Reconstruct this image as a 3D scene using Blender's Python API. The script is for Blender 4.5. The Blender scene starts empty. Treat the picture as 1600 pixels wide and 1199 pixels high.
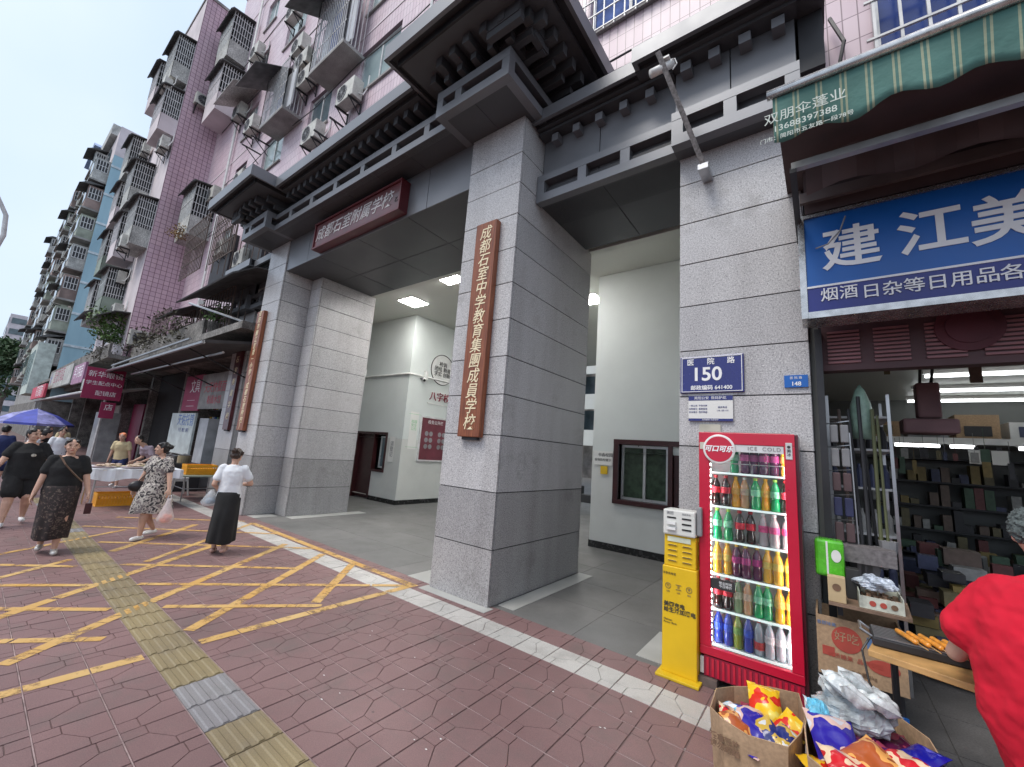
import bpy, math, random
from mathutils import Vector, Matrix
random.seed(7)
R = math.radians
sc = bpy.context.scene
C = sc.collection
# ------------------------------------------------------------------ camera
F, YAW, PIT, ROL, EYE = 636.1, R(-37.41), R(9.69), R(4.24), 1.72
cy, sy = math.cos(YAW), math.sin(YAW)
f0 = Vector((sy, cy, 0)); r0 = Vector((cy, -sy, 0)); up = Vector((0, 0, 1))
fw = math.cos(PIT)*f0 + math.sin(PIT)*up; uu = math.cos(PIT)*up - math.sin(PIT)*f0
rx = math.cos(ROL)*r0 + math.sin(ROL)*uu; ux = math.cos(ROL)*uu - math.sin(ROL)*r0
cam = bpy.data.objects.new('camera', bpy.data.cameras.new('camera')); C.objects.link(cam)
m = Matrix((rx, ux, -fw)).transposed().to_4x4(); m.translation = Vector((0, 0, EYE)); cam.matrix_world = m
cam.data.sensor_width = 36; cam.data.lens = F/1600*36; cam.data.clip_end = 2000; cam.data.clip_start = .05
sc.camera = cam
# ------------------------------------------------------------------ light
SUN_EL, SUN_AZ = R(58), R(200)          # high veiled sun from over the street
w = bpy.data.worlds.new('World'); sc.world = w; w.use_nodes = True
n = w.node_tree.nodes; l = w.node_tree.links
sky = n.new('ShaderNodeTexSky'); sky.sky_type = 'NISHITA'; sky.sun_disc = False
sky.sun_elevation = SUN_EL; sky.sun_rotation = SUN_AZ; sky.air_density = 1.3; sky.dust_density = 4.0; sky.ozone_density = 1.5
tc = n.new('ShaderNodeTexCoord'); ns = n.new('ShaderNodeTexNoise'); ns.inputs['Scale'].default_value = 1.6; ns.inputs['Detail'].default_value = 4
l.new(tc.outputs['Generated'], ns.inputs['Vector'])
cr = n.new('ShaderNodeValToRGB'); cr.color_ramp.elements[0].position = .3; cr.color_ramp.elements[1].position = .75
cr.color_ramp.elements[0].color = (5.0, 6.2, 8.0, 1); cr.color_ramp.elements[1].color = (7.4, 8.05, 8.9, 1)
l.new(ns.outputs['Fac'], cr.inputs['Fac'])
mx = n.new('ShaderNodeMixRGB'); mx.inputs['Fac'].default_value = .8
l.new(sky.outputs['Color'], mx.inputs['Color1']); l.new(cr.outputs['Color'], mx.inputs['Color2'])
l.new(mx.outputs['Color'], n['Background'].inputs['Color']); n['Background'].inputs['Strength'].default_value = .1
sl = bpy.data.lights.new('sun', 'SUN'); sl.energy = 1.5; sl.angle = R(25); sl.color = (1, .95, .88)
so = bpy.data.objects.new('sun', sl); C.objects.link(so)
sd = Vector((math.sin(SUN_AZ)*math.cos(SUN_EL), math.cos(SUN_AZ)*math.cos(SUN_EL), math.sin(SUN_EL)))
so.rotation_euler = (-sd).to_track_quat('-Z', 'Y').to_euler(); so.location = (0, -10, 30)
vs = sc.view_settings; vs.view_transform = 'Standard'; vs.look = 'None'; vs.gamma = 1; vs.use_curve_mapping = False; vs.exposure = .60
sc.render.engine = 'CYCLES'; sc.cycles.use_denoising = True; sc.cycles.max_bounces = 8; sc.cycles.diffuse_bounces = 4
sc.cycles.transparent_max_bounces = 16; sc.cycles.caustics_reflective = False; sc.cycles.caustics_refractive = False

# ------------------------------------------------------------------ materials
MATS = {}
def base(name):
    mt = bpy.data.materials.new(name); mt.use_nodes = True
    nt = mt.node_tree; return mt, nt.nodes, nt.links, nt.nodes['Principled BSDF']
def noise(nn, ll, scale, detail=3, vec=None, rough=.55, world=True):
    t = nn.new('ShaderNodeTexNoise'); t.inputs['Scale'].default_value = scale; t.inputs['Detail'].default_value = detail; t.inputs['Roughness'].default_value = rough
    if vec is None:
        if world: vec = nn.new('ShaderNodeNewGeometry').outputs['Position']
        else: vec = nn.new('ShaderNodeTexCoord').outputs['Object']
    ll.new(vec, t.inputs['Vector']); return t.outputs['Fac']
def ramp(nn, ll, fac, stops):
    r = nn.new('ShaderNodeValToRGB'); e = r.color_ramp.elements
    while len(e) < len(stops): e.new(.5)
    for k, (p, c) in enumerate(stops): e[k].position = p; e[k].color = (*c, 1)
    ll.new(fac, r.inputs['Fac']); return r.outputs['Color']
def mixc(nn, ll, fac, a, b, mode='MIX'):
    x = nn.new('ShaderNodeMixRGB'); x.blend_type = mode
    for s, v in ((0, fac), (1, a), (2, b)):
        if isinstance(v, (int, float)): x.inputs[s].default_value = v
        elif isinstance(v, tuple): x.inputs[s].default_value = (*v, 1)
        else: ll.new(v, x.inputs[s])
    return x.outputs[0]
def bumpn(nn, ll, h, bs, strength=.3, dist=.01):
    b = nn.new('ShaderNodeBump'); b.inputs['Strength'].default_value = strength; b.inputs['Distance'].default_value = dist
    ll.new(h, b.inputs['Height']); ll.new(b.outputs[0], bs.inputs['Normal'])
def M(name, col, rough=.6, metal=0, var=.25, vs_=3., fine=None, bump=0, bs_=60, emit=None, es=1, trans=0, alpha=1, rnd=0, world=True, coat=0):
    """plain surface: colour, blotchy wear, fine grain, relief"""
    if name in MATS: return MATS[name]
    mt, nn, ll, b = base(name)
    c0 = tuple(min(1, x*(1-var)) for x in col); c1 = tuple(min(1, x*(1+var)) for x in col)
    cc = ramp(nn, ll, noise(nn, ll, vs_, 5, world=world), [(.3, c0), (.7, c1)])
    if fine: cc = mixc(nn, ll, fine[1], cc, ramp(nn, ll, noise(nn, ll, fine[0], 2, world=world), [(.35, (.0, .0, .0)), (.65, (1, 1, 1))]), 'OVERLAY')
    if rnd:
        oi = nn.new('ShaderNodeObjectInfo')
        cc = mixc(nn, ll, rnd, cc, ramp(nn, ll, oi.outputs['Random'], [(0, (.3, .3, .3)), (1, (.75, .75, .75))]), 'OVERLAY')
    ll.new(cc, b.inputs['Base Color'])
    rr = nn.new('ShaderNodeMapRange'); rr.inputs[3].default_value = max(.03, rough-.08); rr.inputs[4].default_value = min(1, rough+.1)
    ll.new(noise(nn, ll, vs_*4, 3, world=world), rr.inputs[0]); ll.new(rr.outputs[0], b.inputs['Roughness'])
    b.inputs['Metallic'].default_value = metal
    if coat: b.inputs['Coat Weight'].default_value = coat; b.inputs['Coat Roughness'].default_value = .08
    if trans: b.inputs['Transmission Weight'].default_value = trans; b.inputs['IOR'].default_value = 1.33
    if alpha < 1: b.inputs['Alpha'].default_value = alpha
    if emit: b.inputs['Emission Color'].default_value = (*emit, 1); b.inputs['Emission Strength'].default_value = es
    if bump: bumpn(nn, ll, noise(nn, ll, bs_, 3, world=world), b, bump, .01)
    MATS[name] = mt; return mt
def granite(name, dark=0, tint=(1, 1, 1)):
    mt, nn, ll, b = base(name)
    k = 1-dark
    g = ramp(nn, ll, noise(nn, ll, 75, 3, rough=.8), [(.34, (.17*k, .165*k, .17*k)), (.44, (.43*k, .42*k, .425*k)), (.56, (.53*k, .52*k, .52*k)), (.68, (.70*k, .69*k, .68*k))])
    g = mixc(nn, ll, .35, g, ramp(nn, ll, noise(nn, ll, 260, 2, rough=.9), [(.4, (.12, .12, .12)), (.62, (.85, .85, .85))]), 'OVERLAY')
    s = nn.new('ShaderNodeMapping'); s.inputs['Scale'].default_value = (1, 1, .12); ll.new(nn.new('ShaderNodeNewGeometry').outputs['Position'], s.inputs['Vector'])
    g = mixc(nn, ll, .35, g, ramp(nn, ll, noise(nn, ll, 3.5, 5, vec=s.outputs[0]), [(.3, (.33, .32, .31)), (.62, (.6, .6, .6))]), 'OVERLAY')
    g = mixc(nn, ll, ramp(nn, ll, noise(nn, ll, 1.7, 8, rough=.75), [(.56, (0, 0, 0)), (.70, (.42, .42, .42))]), g, (.20*k, .185*k, .17*k))
    oi = nn.new('ShaderNodeObjectInfo')
    g = mixc(nn, ll, .30, g, ramp(nn, ll, oi.outputs['Random'], [(0, (.35, .35, .37)), (.5, (.5, .5, .5)), (1, (.64, .62, .62))]), 'OVERLAY')
    g = mixc(nn, ll, 1., g, tint, 'MULTIPLY')
    ll.new(g, b.inputs['Base Color']); b.inputs['Roughness'].default_value = .32
    bumpn(nn, ll, noise(nn, ll, 1.2, 2), b, .05, .05)
    MATS[name] = mt; return mt
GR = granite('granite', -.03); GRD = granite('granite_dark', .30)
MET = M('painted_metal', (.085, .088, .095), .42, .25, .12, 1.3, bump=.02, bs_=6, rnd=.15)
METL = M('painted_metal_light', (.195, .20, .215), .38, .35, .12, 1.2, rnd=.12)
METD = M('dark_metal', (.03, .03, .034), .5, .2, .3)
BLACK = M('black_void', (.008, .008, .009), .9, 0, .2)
WHITEW = M('white_wall', (.66, .70, .68), .55, 0, .05, 1.2, fine=(120, .05), bump=.04, bs_=90)
WAINS = M('grey_wainscot', (.62, .63, .60), .4, 0, .05, 2)
CEIL = M('ceiling_white', (.60, .61, .56), .45, 0, .05, .8)
SKIRT = M('black_skirting', (.02, .02, .02), .25)
CONC = M('concrete', (.30, .29, .28), .8, 0, .35, 1.6, fine=(60, .25), bump=.25, bs_=40)
DIRTC = M('dirty_concrete', (.17, .16, .15), .9, 0, .55, 2.2, fine=(30, .4), bump=.4, bs_=25)
WHITEP = M('white_plastic', (.75, .75, .73), .4, 0, .1, 6)
ACW = M('ac_casing', (.50, .49, .45), .5, 0, .3, 3, fine=(40, .15), rnd=.35)
GREYP = M('grey_plastic', (.25, .25, .26), .5)
RUST = M('rusty_steel', (.13, .10, .085), .75, .2, .5, 5)
STEEL = M('steel', (.45, .45, .46), .3, .9, .15, 4)
STEELW = M('white_painted_steel', (.62, .62, .62), .45, .1, .2, 5)
ALU = M('aluminium', (.58, .6, .62), .3, .7, .1, 4)
GLASSD = M('window_glass', (.10, .14, .16), .06, 0, .35, .6)
GLASSL = M('pale_window_glass', (.34, .43, .44), .08, 0, .2, .5)
CURT = M('blue_curtain', (.10, .16, .40), .9, 0, .3, 5)
GOLD = M('gold_lettering', (.86, .74, .50), .4, .1, .15, 30)
WHITEL = M('white_lettering', (.85, .85, .86), .45, 0, .05)
BLACKL = M('black_lettering', (.03, .03, .03), .5, 0, .05)
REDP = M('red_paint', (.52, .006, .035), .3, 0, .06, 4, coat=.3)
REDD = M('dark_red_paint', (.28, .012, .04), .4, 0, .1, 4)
BURG = M('burgundy_sign', (.30, .015, .075), .5, 0, .15, 2)
YEL = M('yellow_paint', (.72, .46, .012), .4, 0, .06, 4)
YELD = M('yellow_paint_edge', (.62, .42, .015), .45, 0, .15, 4)
CARD = M('cardboard', (.40, .27, .165), .85, 0, .16, 4, fine=(50, .12), bump=.15, bs_=30)
CARDP = M('cardboard_print', (.17, .10, .06), .8, 0, .3, 20)
WOODL = M('pale_wood', (.50, .29, .11), .55, 0, .3, 9)
NAVY = M('navy_enamel', (.012, .016, .16), .25, 0, .1, 3, coat=.4)
BLUES = M('shop_sign_blue', (.008, .11, .42), .35, 0, .12, 1.5)
BLUED = M('shop_sign_indigo', (.02, .03, .21), .35, 0, .12, 1.5)
LEAF = M('leaf', (.07, .14, .03), .6, 0, .5, 4, rnd=.3)
LEAFD = M('dark_leaf', (.035, .075, .025), .6, 0, .5, 1)
SKIN = M('skin', (.56, .34, .25), .5, 0, .1, 9, world=False)
HAIR = M('black_hair', (.012, .01, .009), .38, 0, .4, 30, world=False, bump=.3, bs_=90)
BLKC = M('black_cloth', (.012, .012, .013), .9, 0, .3, 5, world=False, bump=.4, bs_=14)
WHTC = M('white_cloth', (.72, .74, .78), .9, 0, .06, 5, world=False, bump=.5, bs_=12)
REDC = M('red_cloth', (.62, .005, .028), .85, 0, .12, 4, world=False, bump=.5, bs_=6)
SHOEW = M('white_shoe', (.7, .7, .7), .5)
LAMP = M('lamp_glow', (.9, .9, .9), .5, emit=(1, .98, .95), es=42)
TUBE = M('tube_glow', (.9, .9, .9), .5, emit=(.93, .98, 1), es=3.4)
LEDM = M('led_glow', (.9, .9, .9), .5, emit=(.92, 1, .98), es=34)
PLAST = M('clear_plastic_film', (.75, .8, .85), .18, 0, .1, 20, alpha=.35, bump=.8, bs_=60)
AWN = M('grey_awning', (.06, .055, .055), .8, 0, .3, 3)

def wood():
    mt, nn, ll, b = base('red_wood')
    s = nn.new('ShaderNodeMapping'); s.inputs['Scale'].default_value = (14, 14, .8); ll.new(nn.new('ShaderNodeNewGeometry').outputs['Position'], s.inputs['Vector'])
    c = ramp(nn, ll, noise(nn, ll, 3, 5, vec=s.outputs[0]), [(.3, (.13, .034, .014)), (.55, (.25, .075, .030)), (.75, (.34, .12, .05))])
    ll.new(c, b.inputs['Base Color']); b.inputs['Roughness'].default_value = .36
    bumpn(nn, ll, noise(nn, ll, 3, 5, vec=s.outputs[0]), b, .15, .004); return mt
WOOD = wood()
def maroonwood():
    return M('maroon_board', (.095, .016, .02), .35, 0, .3, 3, coat=.3)
MAROON = maroonwood()
def brick(name, c1, c2, mortar, bw, bh, axis='xz', msize=.035, rough=.4):
    """small facade tiles, too small in the picture to build singly"""
    mt, nn, ll, b = base(name)
    g = nn.new('ShaderNodeNewGeometry'); sp = nn.new('ShaderNodeSeparateXYZ'); cb = nn.new('ShaderNodeCombineXYZ')
    ll.new(g.outputs['Position'], sp.inputs[0]); ll.new(sp.outputs['X' if axis[0] == 'x' else 'Y'], cb.inputs[0]); ll.new(sp.outputs['Z'], cb.inputs[1])
    t = nn.new('ShaderNodeTexBrick'); t.offset = 0; t.inputs['Scale'].default_value = 1; t.inputs['Brick Width'].default_value = bw; t.inputs['Row Height'].default_value = bh
    t.inputs['Mortar Size'].default_value = msize; t.inputs['Mortar Smooth'].default_value = .2
    t.inputs['Color1'].default_value = (*c1, 1); t.inputs['Color2'].default_value = (*c2, 1); t.inputs['Mortar'].default_value = (*mortar, 1)
    ll.new(cb.outputs[0], t.inputs['Vector'])
    s = nn.new('ShaderNodeMapping'); s.inputs['Scale'].default_value = (1, 1, .15); ll.new(g.outputs['Position'], s.inputs['Vector'])
    c = mixc(nn, ll, .55, t.outputs['Color'], ramp(nn, ll, noise(nn, ll, 1.1, 6, vec=s.outputs[0]), [(.3, (.33, .32, .33)), (.68, (.6, .59, .6))]), 'OVERLAY')
    ll.new(c, b.inputs['Base Color']); b.inputs['Roughness'].default_value = rough
    bumpn(nn, ll, t.outputs['Fac'], b, -.3, .01); return mt
PINK = brick('pink_facade_tiles', (.72, .59, .63), (.64, .51, .56), (.26, .18, .21), .13, .30, 'xz', .006)
PINKY = brick('pink_side_tiles', (.62, .45, .51), (.55, .39, .46), (.20, .11, .14), .19, .21, 'yz', .011)
def bluewall():
    mt, nn, ll, b = base('blue_render')
    g = nn.new('ShaderNodeNewGeometry'); s = nn.new('ShaderNodeMapping'); s.inputs['Scale'].default_value = (1, 1, .2); ll.new(g.outputs['Position'], s.inputs['Vector'])
    c = ramp(nn, ll, noise(nn, ll, .8, 6, vec=s.outputs[0]), [(.3, (.27, .42, .50)), (.7, (.37, .55, .63))])
    ll.new(c, b.inputs['Base Color']); b.inputs['Roughness'].default_value = .8; return mt
BLUEW = bluewall()
def pave(name, a, bcol, dirt):
    mt, nn, ll, b = base(name)
    c = ramp(nn, ll, noise(nn, ll, .9, 6), [(.3, a), (.7, bcol)])
    oi = nn.new('ShaderNodeObjectInfo')
    c = mixc(nn, ll, .22, c, ramp(nn, ll, oi.outputs['Random'], [(0, (.36, .37, .38)), (1, (.62, .6, .6))]), 'OVERLAY')
    c = mixc(nn, ll, ramp(nn, ll, noise(nn, ll, 2.3, 7, rough=.7), [(.5, (0, 0, 0)), (.72, (.55, .55, .55))]), c, dirt)
    c = mixc(nn, ll, .35, c, ramp(nn, ll, noise(nn, ll, 170, 2, rough=.8), [(.35, (.25, .25, .25)), (.65, (.75, .75, .75))]), 'OVERLAY')
    c = mixc(nn, ll, ramp(nn, ll, noise(nn, ll, 9, 3, rough=.6), [(.71, (0, 0, 0)), (.74, (.7, .7, .7))]), c, (.05, .04, .04))
    ll.new(c, b.inputs['Base Color'])
    r = nn.new('ShaderNodeMapRange'); r.inputs[3].default_value = .42; r.inputs[4].default_value = .72; ll.new(noise(nn, ll, 3, 4), r.inputs[0]); ll.new(r.outputs[0], b.inputs['Roughness'])
    bumpn(nn, ll, noise(nn, ll, 130, 3), b, .25, .004); MATS[name] = mt; return mt
PAVE = pave('red_paving', (.172, .100, .098), (.235, .142, .138), (.135, .115, .105))
PAVEG = M('paving_joint', (.145, .10, .095), .9, 0, .3, 5)
TACT = pave('tactile_paving', (.19, .15, .09), (.30, .235, .12), (.15, .13, .115))
TACTG = pave('grey_tactile_paving', (.19, .18, .19), (.26, .25, .25), (.15, .15, .14))
WTILE = pave('white_paving', (.40, .385, .365), (.55, .53, .50), (.20, .185, .17))
GFLOOR = pave('gate_floor', (.125, .124, .120), (.172, .170, .165), (.10, .098, .094))
MARB = M('marble_threshold', (.42, .42, .40), .35, 0, .15, 2)
ASPH = M('asphalt', (.055, .055, .057), .85, 0, .25, 2, fine=(90, .3))
def paint_yellow():
    mt, nn, ll, b = base('worn_yellow_paint')
    c = ramp(nn, ll, noise(nn, ll, 2, 5), [(.3, (.55, .30, .07)), (.7, (.64, .43, .18))])
    ll.new(c, b.inputs['Base Color']); b.inputs['Roughness'].default_value = .6
    a = ramp(nn, ll, noise(nn, ll, 5, 8, rough=.75), [(.36, (.08, .08, .08)), (.50, (.92, .92, .92))])
    ll.new(a, b.inputs['Alpha']); return mt
YPAINT = paint_yellow()
def liquid(name, col, rough=.12):
    mt, nn, ll, b = base(name); b.inputs['Base Color'].default_value = (*col, 1); b.inputs['Roughness'].default_value = rough
    b.inputs['Coat Weight'].default_value = .6; b.inputs['Subsurface Weight'].default_value = .15; b.inputs['Subsurface Radius'].default_value = (.02, .02, .02)
    MATS[name] = mt; return mt
def glassmat():
    mt, nn, ll, b = base('door_glass')
    t = nn.new('ShaderNodeBsdfTransparent'); g = nn.new('ShaderNodeBsdfGlossy'); g.inputs['Roughness'].default_value = .03; g.inputs['Color'].default_value = (.9, .95, .95, 1)
    x = nn.new('ShaderNodeMixShader'); fr = nn.new('ShaderNodeFresnel'); fr.inputs['IOR'].default_value = 1.45
    ll.new(fr.outputs[0], x.inputs[0]); ll.new(t.outputs[0], x.inputs[1]); ll.new(g.outputs[0], x.inputs[2]); ll.new(x.outputs[0], nn['Material Output'].inputs[0]); return mt
GLS = glassmat()
def printed(name, cols, scale=9, world=False, kind='vor'):
    """flat printed pattern on cloth or packets"""
    mt, nn, ll, b = base(name)
    vec = nn.new('ShaderNodeNewGeometry').outputs['Position'] if world else nn.new('ShaderNodeTexCoord').outputs['Object']
    if kind == 'vor':
        t = nn.new('ShaderNodeTexVoronoi'); t.inputs['Scale'].default_value = scale
        wv = nn.new('ShaderNodeMixRGB'); wv.inputs[0].default_value = .12; ns_ = nn.new('ShaderNodeTexNoise'); ns_.inputs['Scale'].default_value = scale*.8
        ll.new(vec, ns_.inputs['Vector']); ll.new(vec, wv.inputs[1]); ll.new(ns_.outputs['Color'], wv.inputs[2]); ll.new(wv.outputs[0], t.inputs['Vector'])
        fac = t.outputs['Distance']
    else: fac = noise(nn, ll, scale, 2, vec=vec)
    r = nn.new('ShaderNodeValToRGB'); r.color_ramp.interpolation = 'CONSTANT'; e = r.color_ramp.elements
    while len(e) < len(cols): e.new(.5)
    for k, (p, c) in enumerate(cols): e[k].position = p; e[k].color = (*c, 1)
    ll.new(fac, r.inputs['Fac']); ll.new(r.outputs[0], b.inputs['Base Color']); b.inputs['Roughness'].default_value = .8
    return mt

# ------------------------------------------------------------------ mesh helpers
class MB:
    def __init__(s): s.v = []; s.f = []
    def add(s, vs_, fs):
        o = len(s.v); s.v += [tuple(p) for p in vs_]; s.f += [tuple(i+o for i in f) for f in fs]; return s
    def box(s, x0, x1, y0, y1, z0, z1):
        return s.add([(x0,y0,z0),(x1,y0,z0),(x1,y1,z0),(x0,y1,z0),(x0,y0,z1),(x1,y0,z1),(x1,y1,z1),(x0,y1,z1)],
                     [(0,3,2,1),(4,5,6,7),(0,1,5,4),(1,2,6,5),(2,3,7,6),(3,0,4,7)])
    def quad(s, *p): return s.add(p, [tuple(range(len(p)))])
    def prism(s, poly, axis, a, b):
        """poly: 2D outline; axis x: (y,z) outline, y: (x,z), z: (x,y)"""
        mk = {'x': lambda p, t: (t, p[0], p[1]), 'y': lambda p, t: (p[0], t, p[1]), 'z': lambda p, t: (p[0], p[1], t)}[axis]
        k = len(poly); vs_ = [mk(p, a) for p in poly]+[mk(p, b) for p in poly]
        return s.add(vs_, [tuple(range(k))[::-1], tuple(range(k, 2*k))]+[(i, (i+1) % k, (i+1) % k+k, i+k) for i in range(k)])
    def tube(s, path, r, k=6, cap=True):
        path = [Vector(p) for p in path]; rs = r if isinstance(r, (list, tuple)) else [r]*len(path)
        d = (path[1]-path[0]).normalized(); a = d.orthogonal().normalized(); o = len(s.v)
        for i, p in enumerate(path):
            d = (path[min(i+1, len(path)-1)]-path[max(i-1, 0)]).normalized()
            a = (a-d*a.dot(d)).normalized(); b = d.cross(a)
            for j in range(k):
                t = 2*math.pi*j/k; s.v.append(tuple(p+(a*math.cos(t)+b*math.sin(t))*rs[i]))
        for i in range(len(path)-1):
            for j in range(k): s.f.append((o+i*k+j, o+i*k+(j+1) % k, o+(i+1)*k+(j+1) % k, o+(i+1)*k+j))
        if cap:
            s.f.append(tuple(o+j for j in range(k))[::-1]); s.f.append(tuple(o+(len(path)-1)*k+j for j in range(k)))
        return s
    def lathe(s, prof, k=16, c=(0, 0, 0), ax='z', sx=1, sy=1):
        o = len(s.v)
        for r_, h in prof:
            for j in range(k):
                t = 2*math.pi*j/k; a, b = r_*math.cos(t)*sx, r_*math.sin(t)*sy
                p = {'z': (a, b, h), 'y': (a, h, b), 'x': (h, a, b)}[ax]; s.v.append((p[0]+c[0], p[1]+c[1], p[2]+c[2]))
        for i in range(len(prof)-1):
            for j in range(k): s.f.append((o+i*k+j, o+i*k+(j+1) % k, o+(i+1)*k+(j+1) % k, o+(i+1)*k+j))
        s.f.append(tuple(o+j for j in range(k))[::-1]); s.f.append(tuple(o+(len(prof)-1)*k+j for j in range(k))); return s
    def ell(s, c, r, k=14, m_=9, rot=None):
        prof = [(math.sin(math.pi*(i+.5)/m_), -math.cos(math.pi*(i+.5)/m_)) for i in range(m_)]
        t = MB().lathe(prof, k); rot = rot or Matrix.Identity(3)
        t.v = [tuple(rot @ Vector((p[0]*r[0], p[1]*r[1], p[2]*r[2]))+Vector(c)) for p in t.v]; return s.add(t.v, t.f)
    def cap(s, p0, r0_, p1, r1_, k=12):
        """closed tapered capsule"""
        p0, p1 = Vector(p0), Vector(p1); d = (p1-p0).normalized(); path = []; rs = []
        for t in (-.96, -.75, -.4, 0): path.append(p0+d*r0_*t); rs.append(r0_*math.sqrt(1-t*t))
        for t in (0, .4, .75, .96): path.append(p1+d*r1_*t); rs.append(r1_*math.sqrt(1-t*t))
        return s.tube(path, rs, k)
    def loft(s, rings, k=20):
        """rings: (cx, cy, z, rx, ry)"""
        o = len(s.v)
        for cx_, cy_, z, a, b in rings:
            for j in range(k):
                t = 2*math.pi*j/k; s.v.append((cx_+a*math.cos(t), cy_+b*math.sin(t), z))
        for i in range(len(rings)-1):
            for j in range(k): s.f.append((o+i*k+j, o+i*k+(j+1) % k, o+(i+1)*k+(j+1) % k, o+(i+1)*k+j))
        s.f.append(tuple(o+j for j in range(k))[::-1]); s.f.append(tuple(o+(len(rings)-1)*k+j for j in range(k))); return s
    def mesh(s, name, mat, smooth=False):
        me = bpy.data.meshes.new(name); me.from_pydata(s.v, [], s.f)
        if mat: me.materials.append(mat)
        if smooth: me.polygons.foreach_set('use_smooth', [True]*len(me.polygons))
        me.update(); return me
ORG = {}
def org(o):
    return ORG.get(o.name, Vector((0, 0, 0))) if o else Vector((0, 0, 0))
def tag(o, label=None, cat=None, group=None, kind=None):
    if label: o['label'] = label
    if cat: o['category'] = cat
    if group: o['group'] = group
    if kind: o['kind'] = kind
    return o
def link(o, parent=None, loc=None):
    C.objects.link(o); L = Vector(loc) if loc else Vector((0, 0, 0))
    if parent: o.parent = parent; L = L-org(parent)
    o.location = L; ORG[o.name] = org(parent)+L; return o
def thing(name, label, cat, loc=(0, 0, 0), group=None, rz=0, local=False, kind=None):
    o = bpy.data.objects.new(name, None); C.objects.link(o); o.location = loc; o.rotation_euler = (0, 0, rz); o.empty_display_size = .1
    ORG[o.name] = Vector((0, 0, 0)) if local else Vector(loc); return tag(o, label, cat, group, kind)
def obj(name, mb, mat, parent=None, bev=0, smooth=False, sub=0, label=None):
    """mesh given in the parent's coordinates (world for ordinary things)"""
    o = bpy.data.objects.new(name, mb.mesh(name, mat, smooth) if isinstance(mb, MB) else mb); C.objects.link(o)
    if parent:
        o.parent = parent; o.location = -org(parent)
        ORG[o.name] = Vector((0, 0, 0))
    if bev:
        b = o.modifiers.new('bevel', 'BEVEL'); b.width = bev; b.segments = 2; b.limit_method = 'ANGLE'
    if sub:
        b = o.modifiers.new('sub', 'SUBSURF'); b.levels = b.render_levels = sub
    if label: o['label'] = label
    return o
UNIT = {}
def cube(name, x0, x1, y0, y1, z0, z1, mat, parent=None, label=None):
    if mat.name not in UNIT: UNIT[mat.name] = MB().box(-.5, .5, -.5, .5, -.5, .5).mesh('block', mat)
    o = bpy.data.objects.new(name, UNIT[mat.name]); link(o, parent, ((x0+x1)/2, (y0+y1)/2, (z0+z1)/2)); o.scale = (abs(x1-x0), abs(y1-y0), abs(z1-z0))
    if label: o['label'] = label
    return o
def kids(o): return [x for x in bpy.data.objects if x.parent == o]
CH = {}
def copy_tree(o, parent=None, loc=None, rz=None, label=None):
    c = o.copy(); C.objects.link(c)
    if parent: c.parent = parent
    if loc is not None: c.location = loc
    if rz is not None: c.rotation_euler = (0, 0, rz)
    if label: c['label'] = label
    if o.name not in CH: CH[o.name] = list(o.children)
    for ch in CH[o.name]: copy_tree(ch, c)
    return c
def text(body, loc, size, mat, parent=None, face='-y', ext=.003, shear=0, sx=1, line=1, name='lettering', align='CENTER', weight=0, rot=None, char=1):
    cu = bpy.data.curves.new(name, 'FONT'); cu.body = body; cu.size = size; cu.extrude = ext; cu.align_x = align; cu.align_y = 'CENTER'
    cu.shear = shear; cu.space_line = line; cu.offset = weight; cu.space_character = char; cu.resolution_u = 4; cu.materials.append(mat)
    o = bpy.data.objects.new(name, cu); link(o, parent, loc); o.scale = (sx, 1, 1)
    o.rotation_euler = rot or {'-y': (R(90), 0, 0), '+x': (R(90), 0, R(90)), 'up': (0, 0, 0)}[face]; return o
def remesh(o, vox=.008, smooth=2, disp=0, dsize=.1):
    r = o.modifiers.new('remesh', 'REMESH'); r.mode = 'VOXEL'; r.voxel_size = vox; r.use_smooth_shade = True
    if smooth:
        s = o.modifiers.new('smooth', 'SMOOTH'); s.iterations = smooth; s.factor = .5
    if disp:
        tx = bpy.data.textures.new('folds', 'CLOUDS'); tx.noise_scale = dsize
        d = o.modifiers.new('folds', 'DISPLACE'); d.texture = tx; d.strength = disp; d.mid_level = .5
    return o
def pr(p):
    q = Vector(p)-Vector((0, 0, EYE)); z = q.dot(fw)
    return (800+F*q.dot(rx)/z, 599.5-F*q.dot(ux)/z, z) if z > .05 else (-9999, -9999, z)
def G(x, y, z=0):
    d = rx*((x-800)/F)-ux*((y-599.5)/F)+fw; t = (z-EYE)/d.z; return (d.x*t, d.y*t, z)
def Py(x, y, v):
    d = rx*((x-800)/F)-ux*((y-599.5)/F)+fw; t = v/d.y; return (d.x*t, v, EYE+d.z*t)
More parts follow.
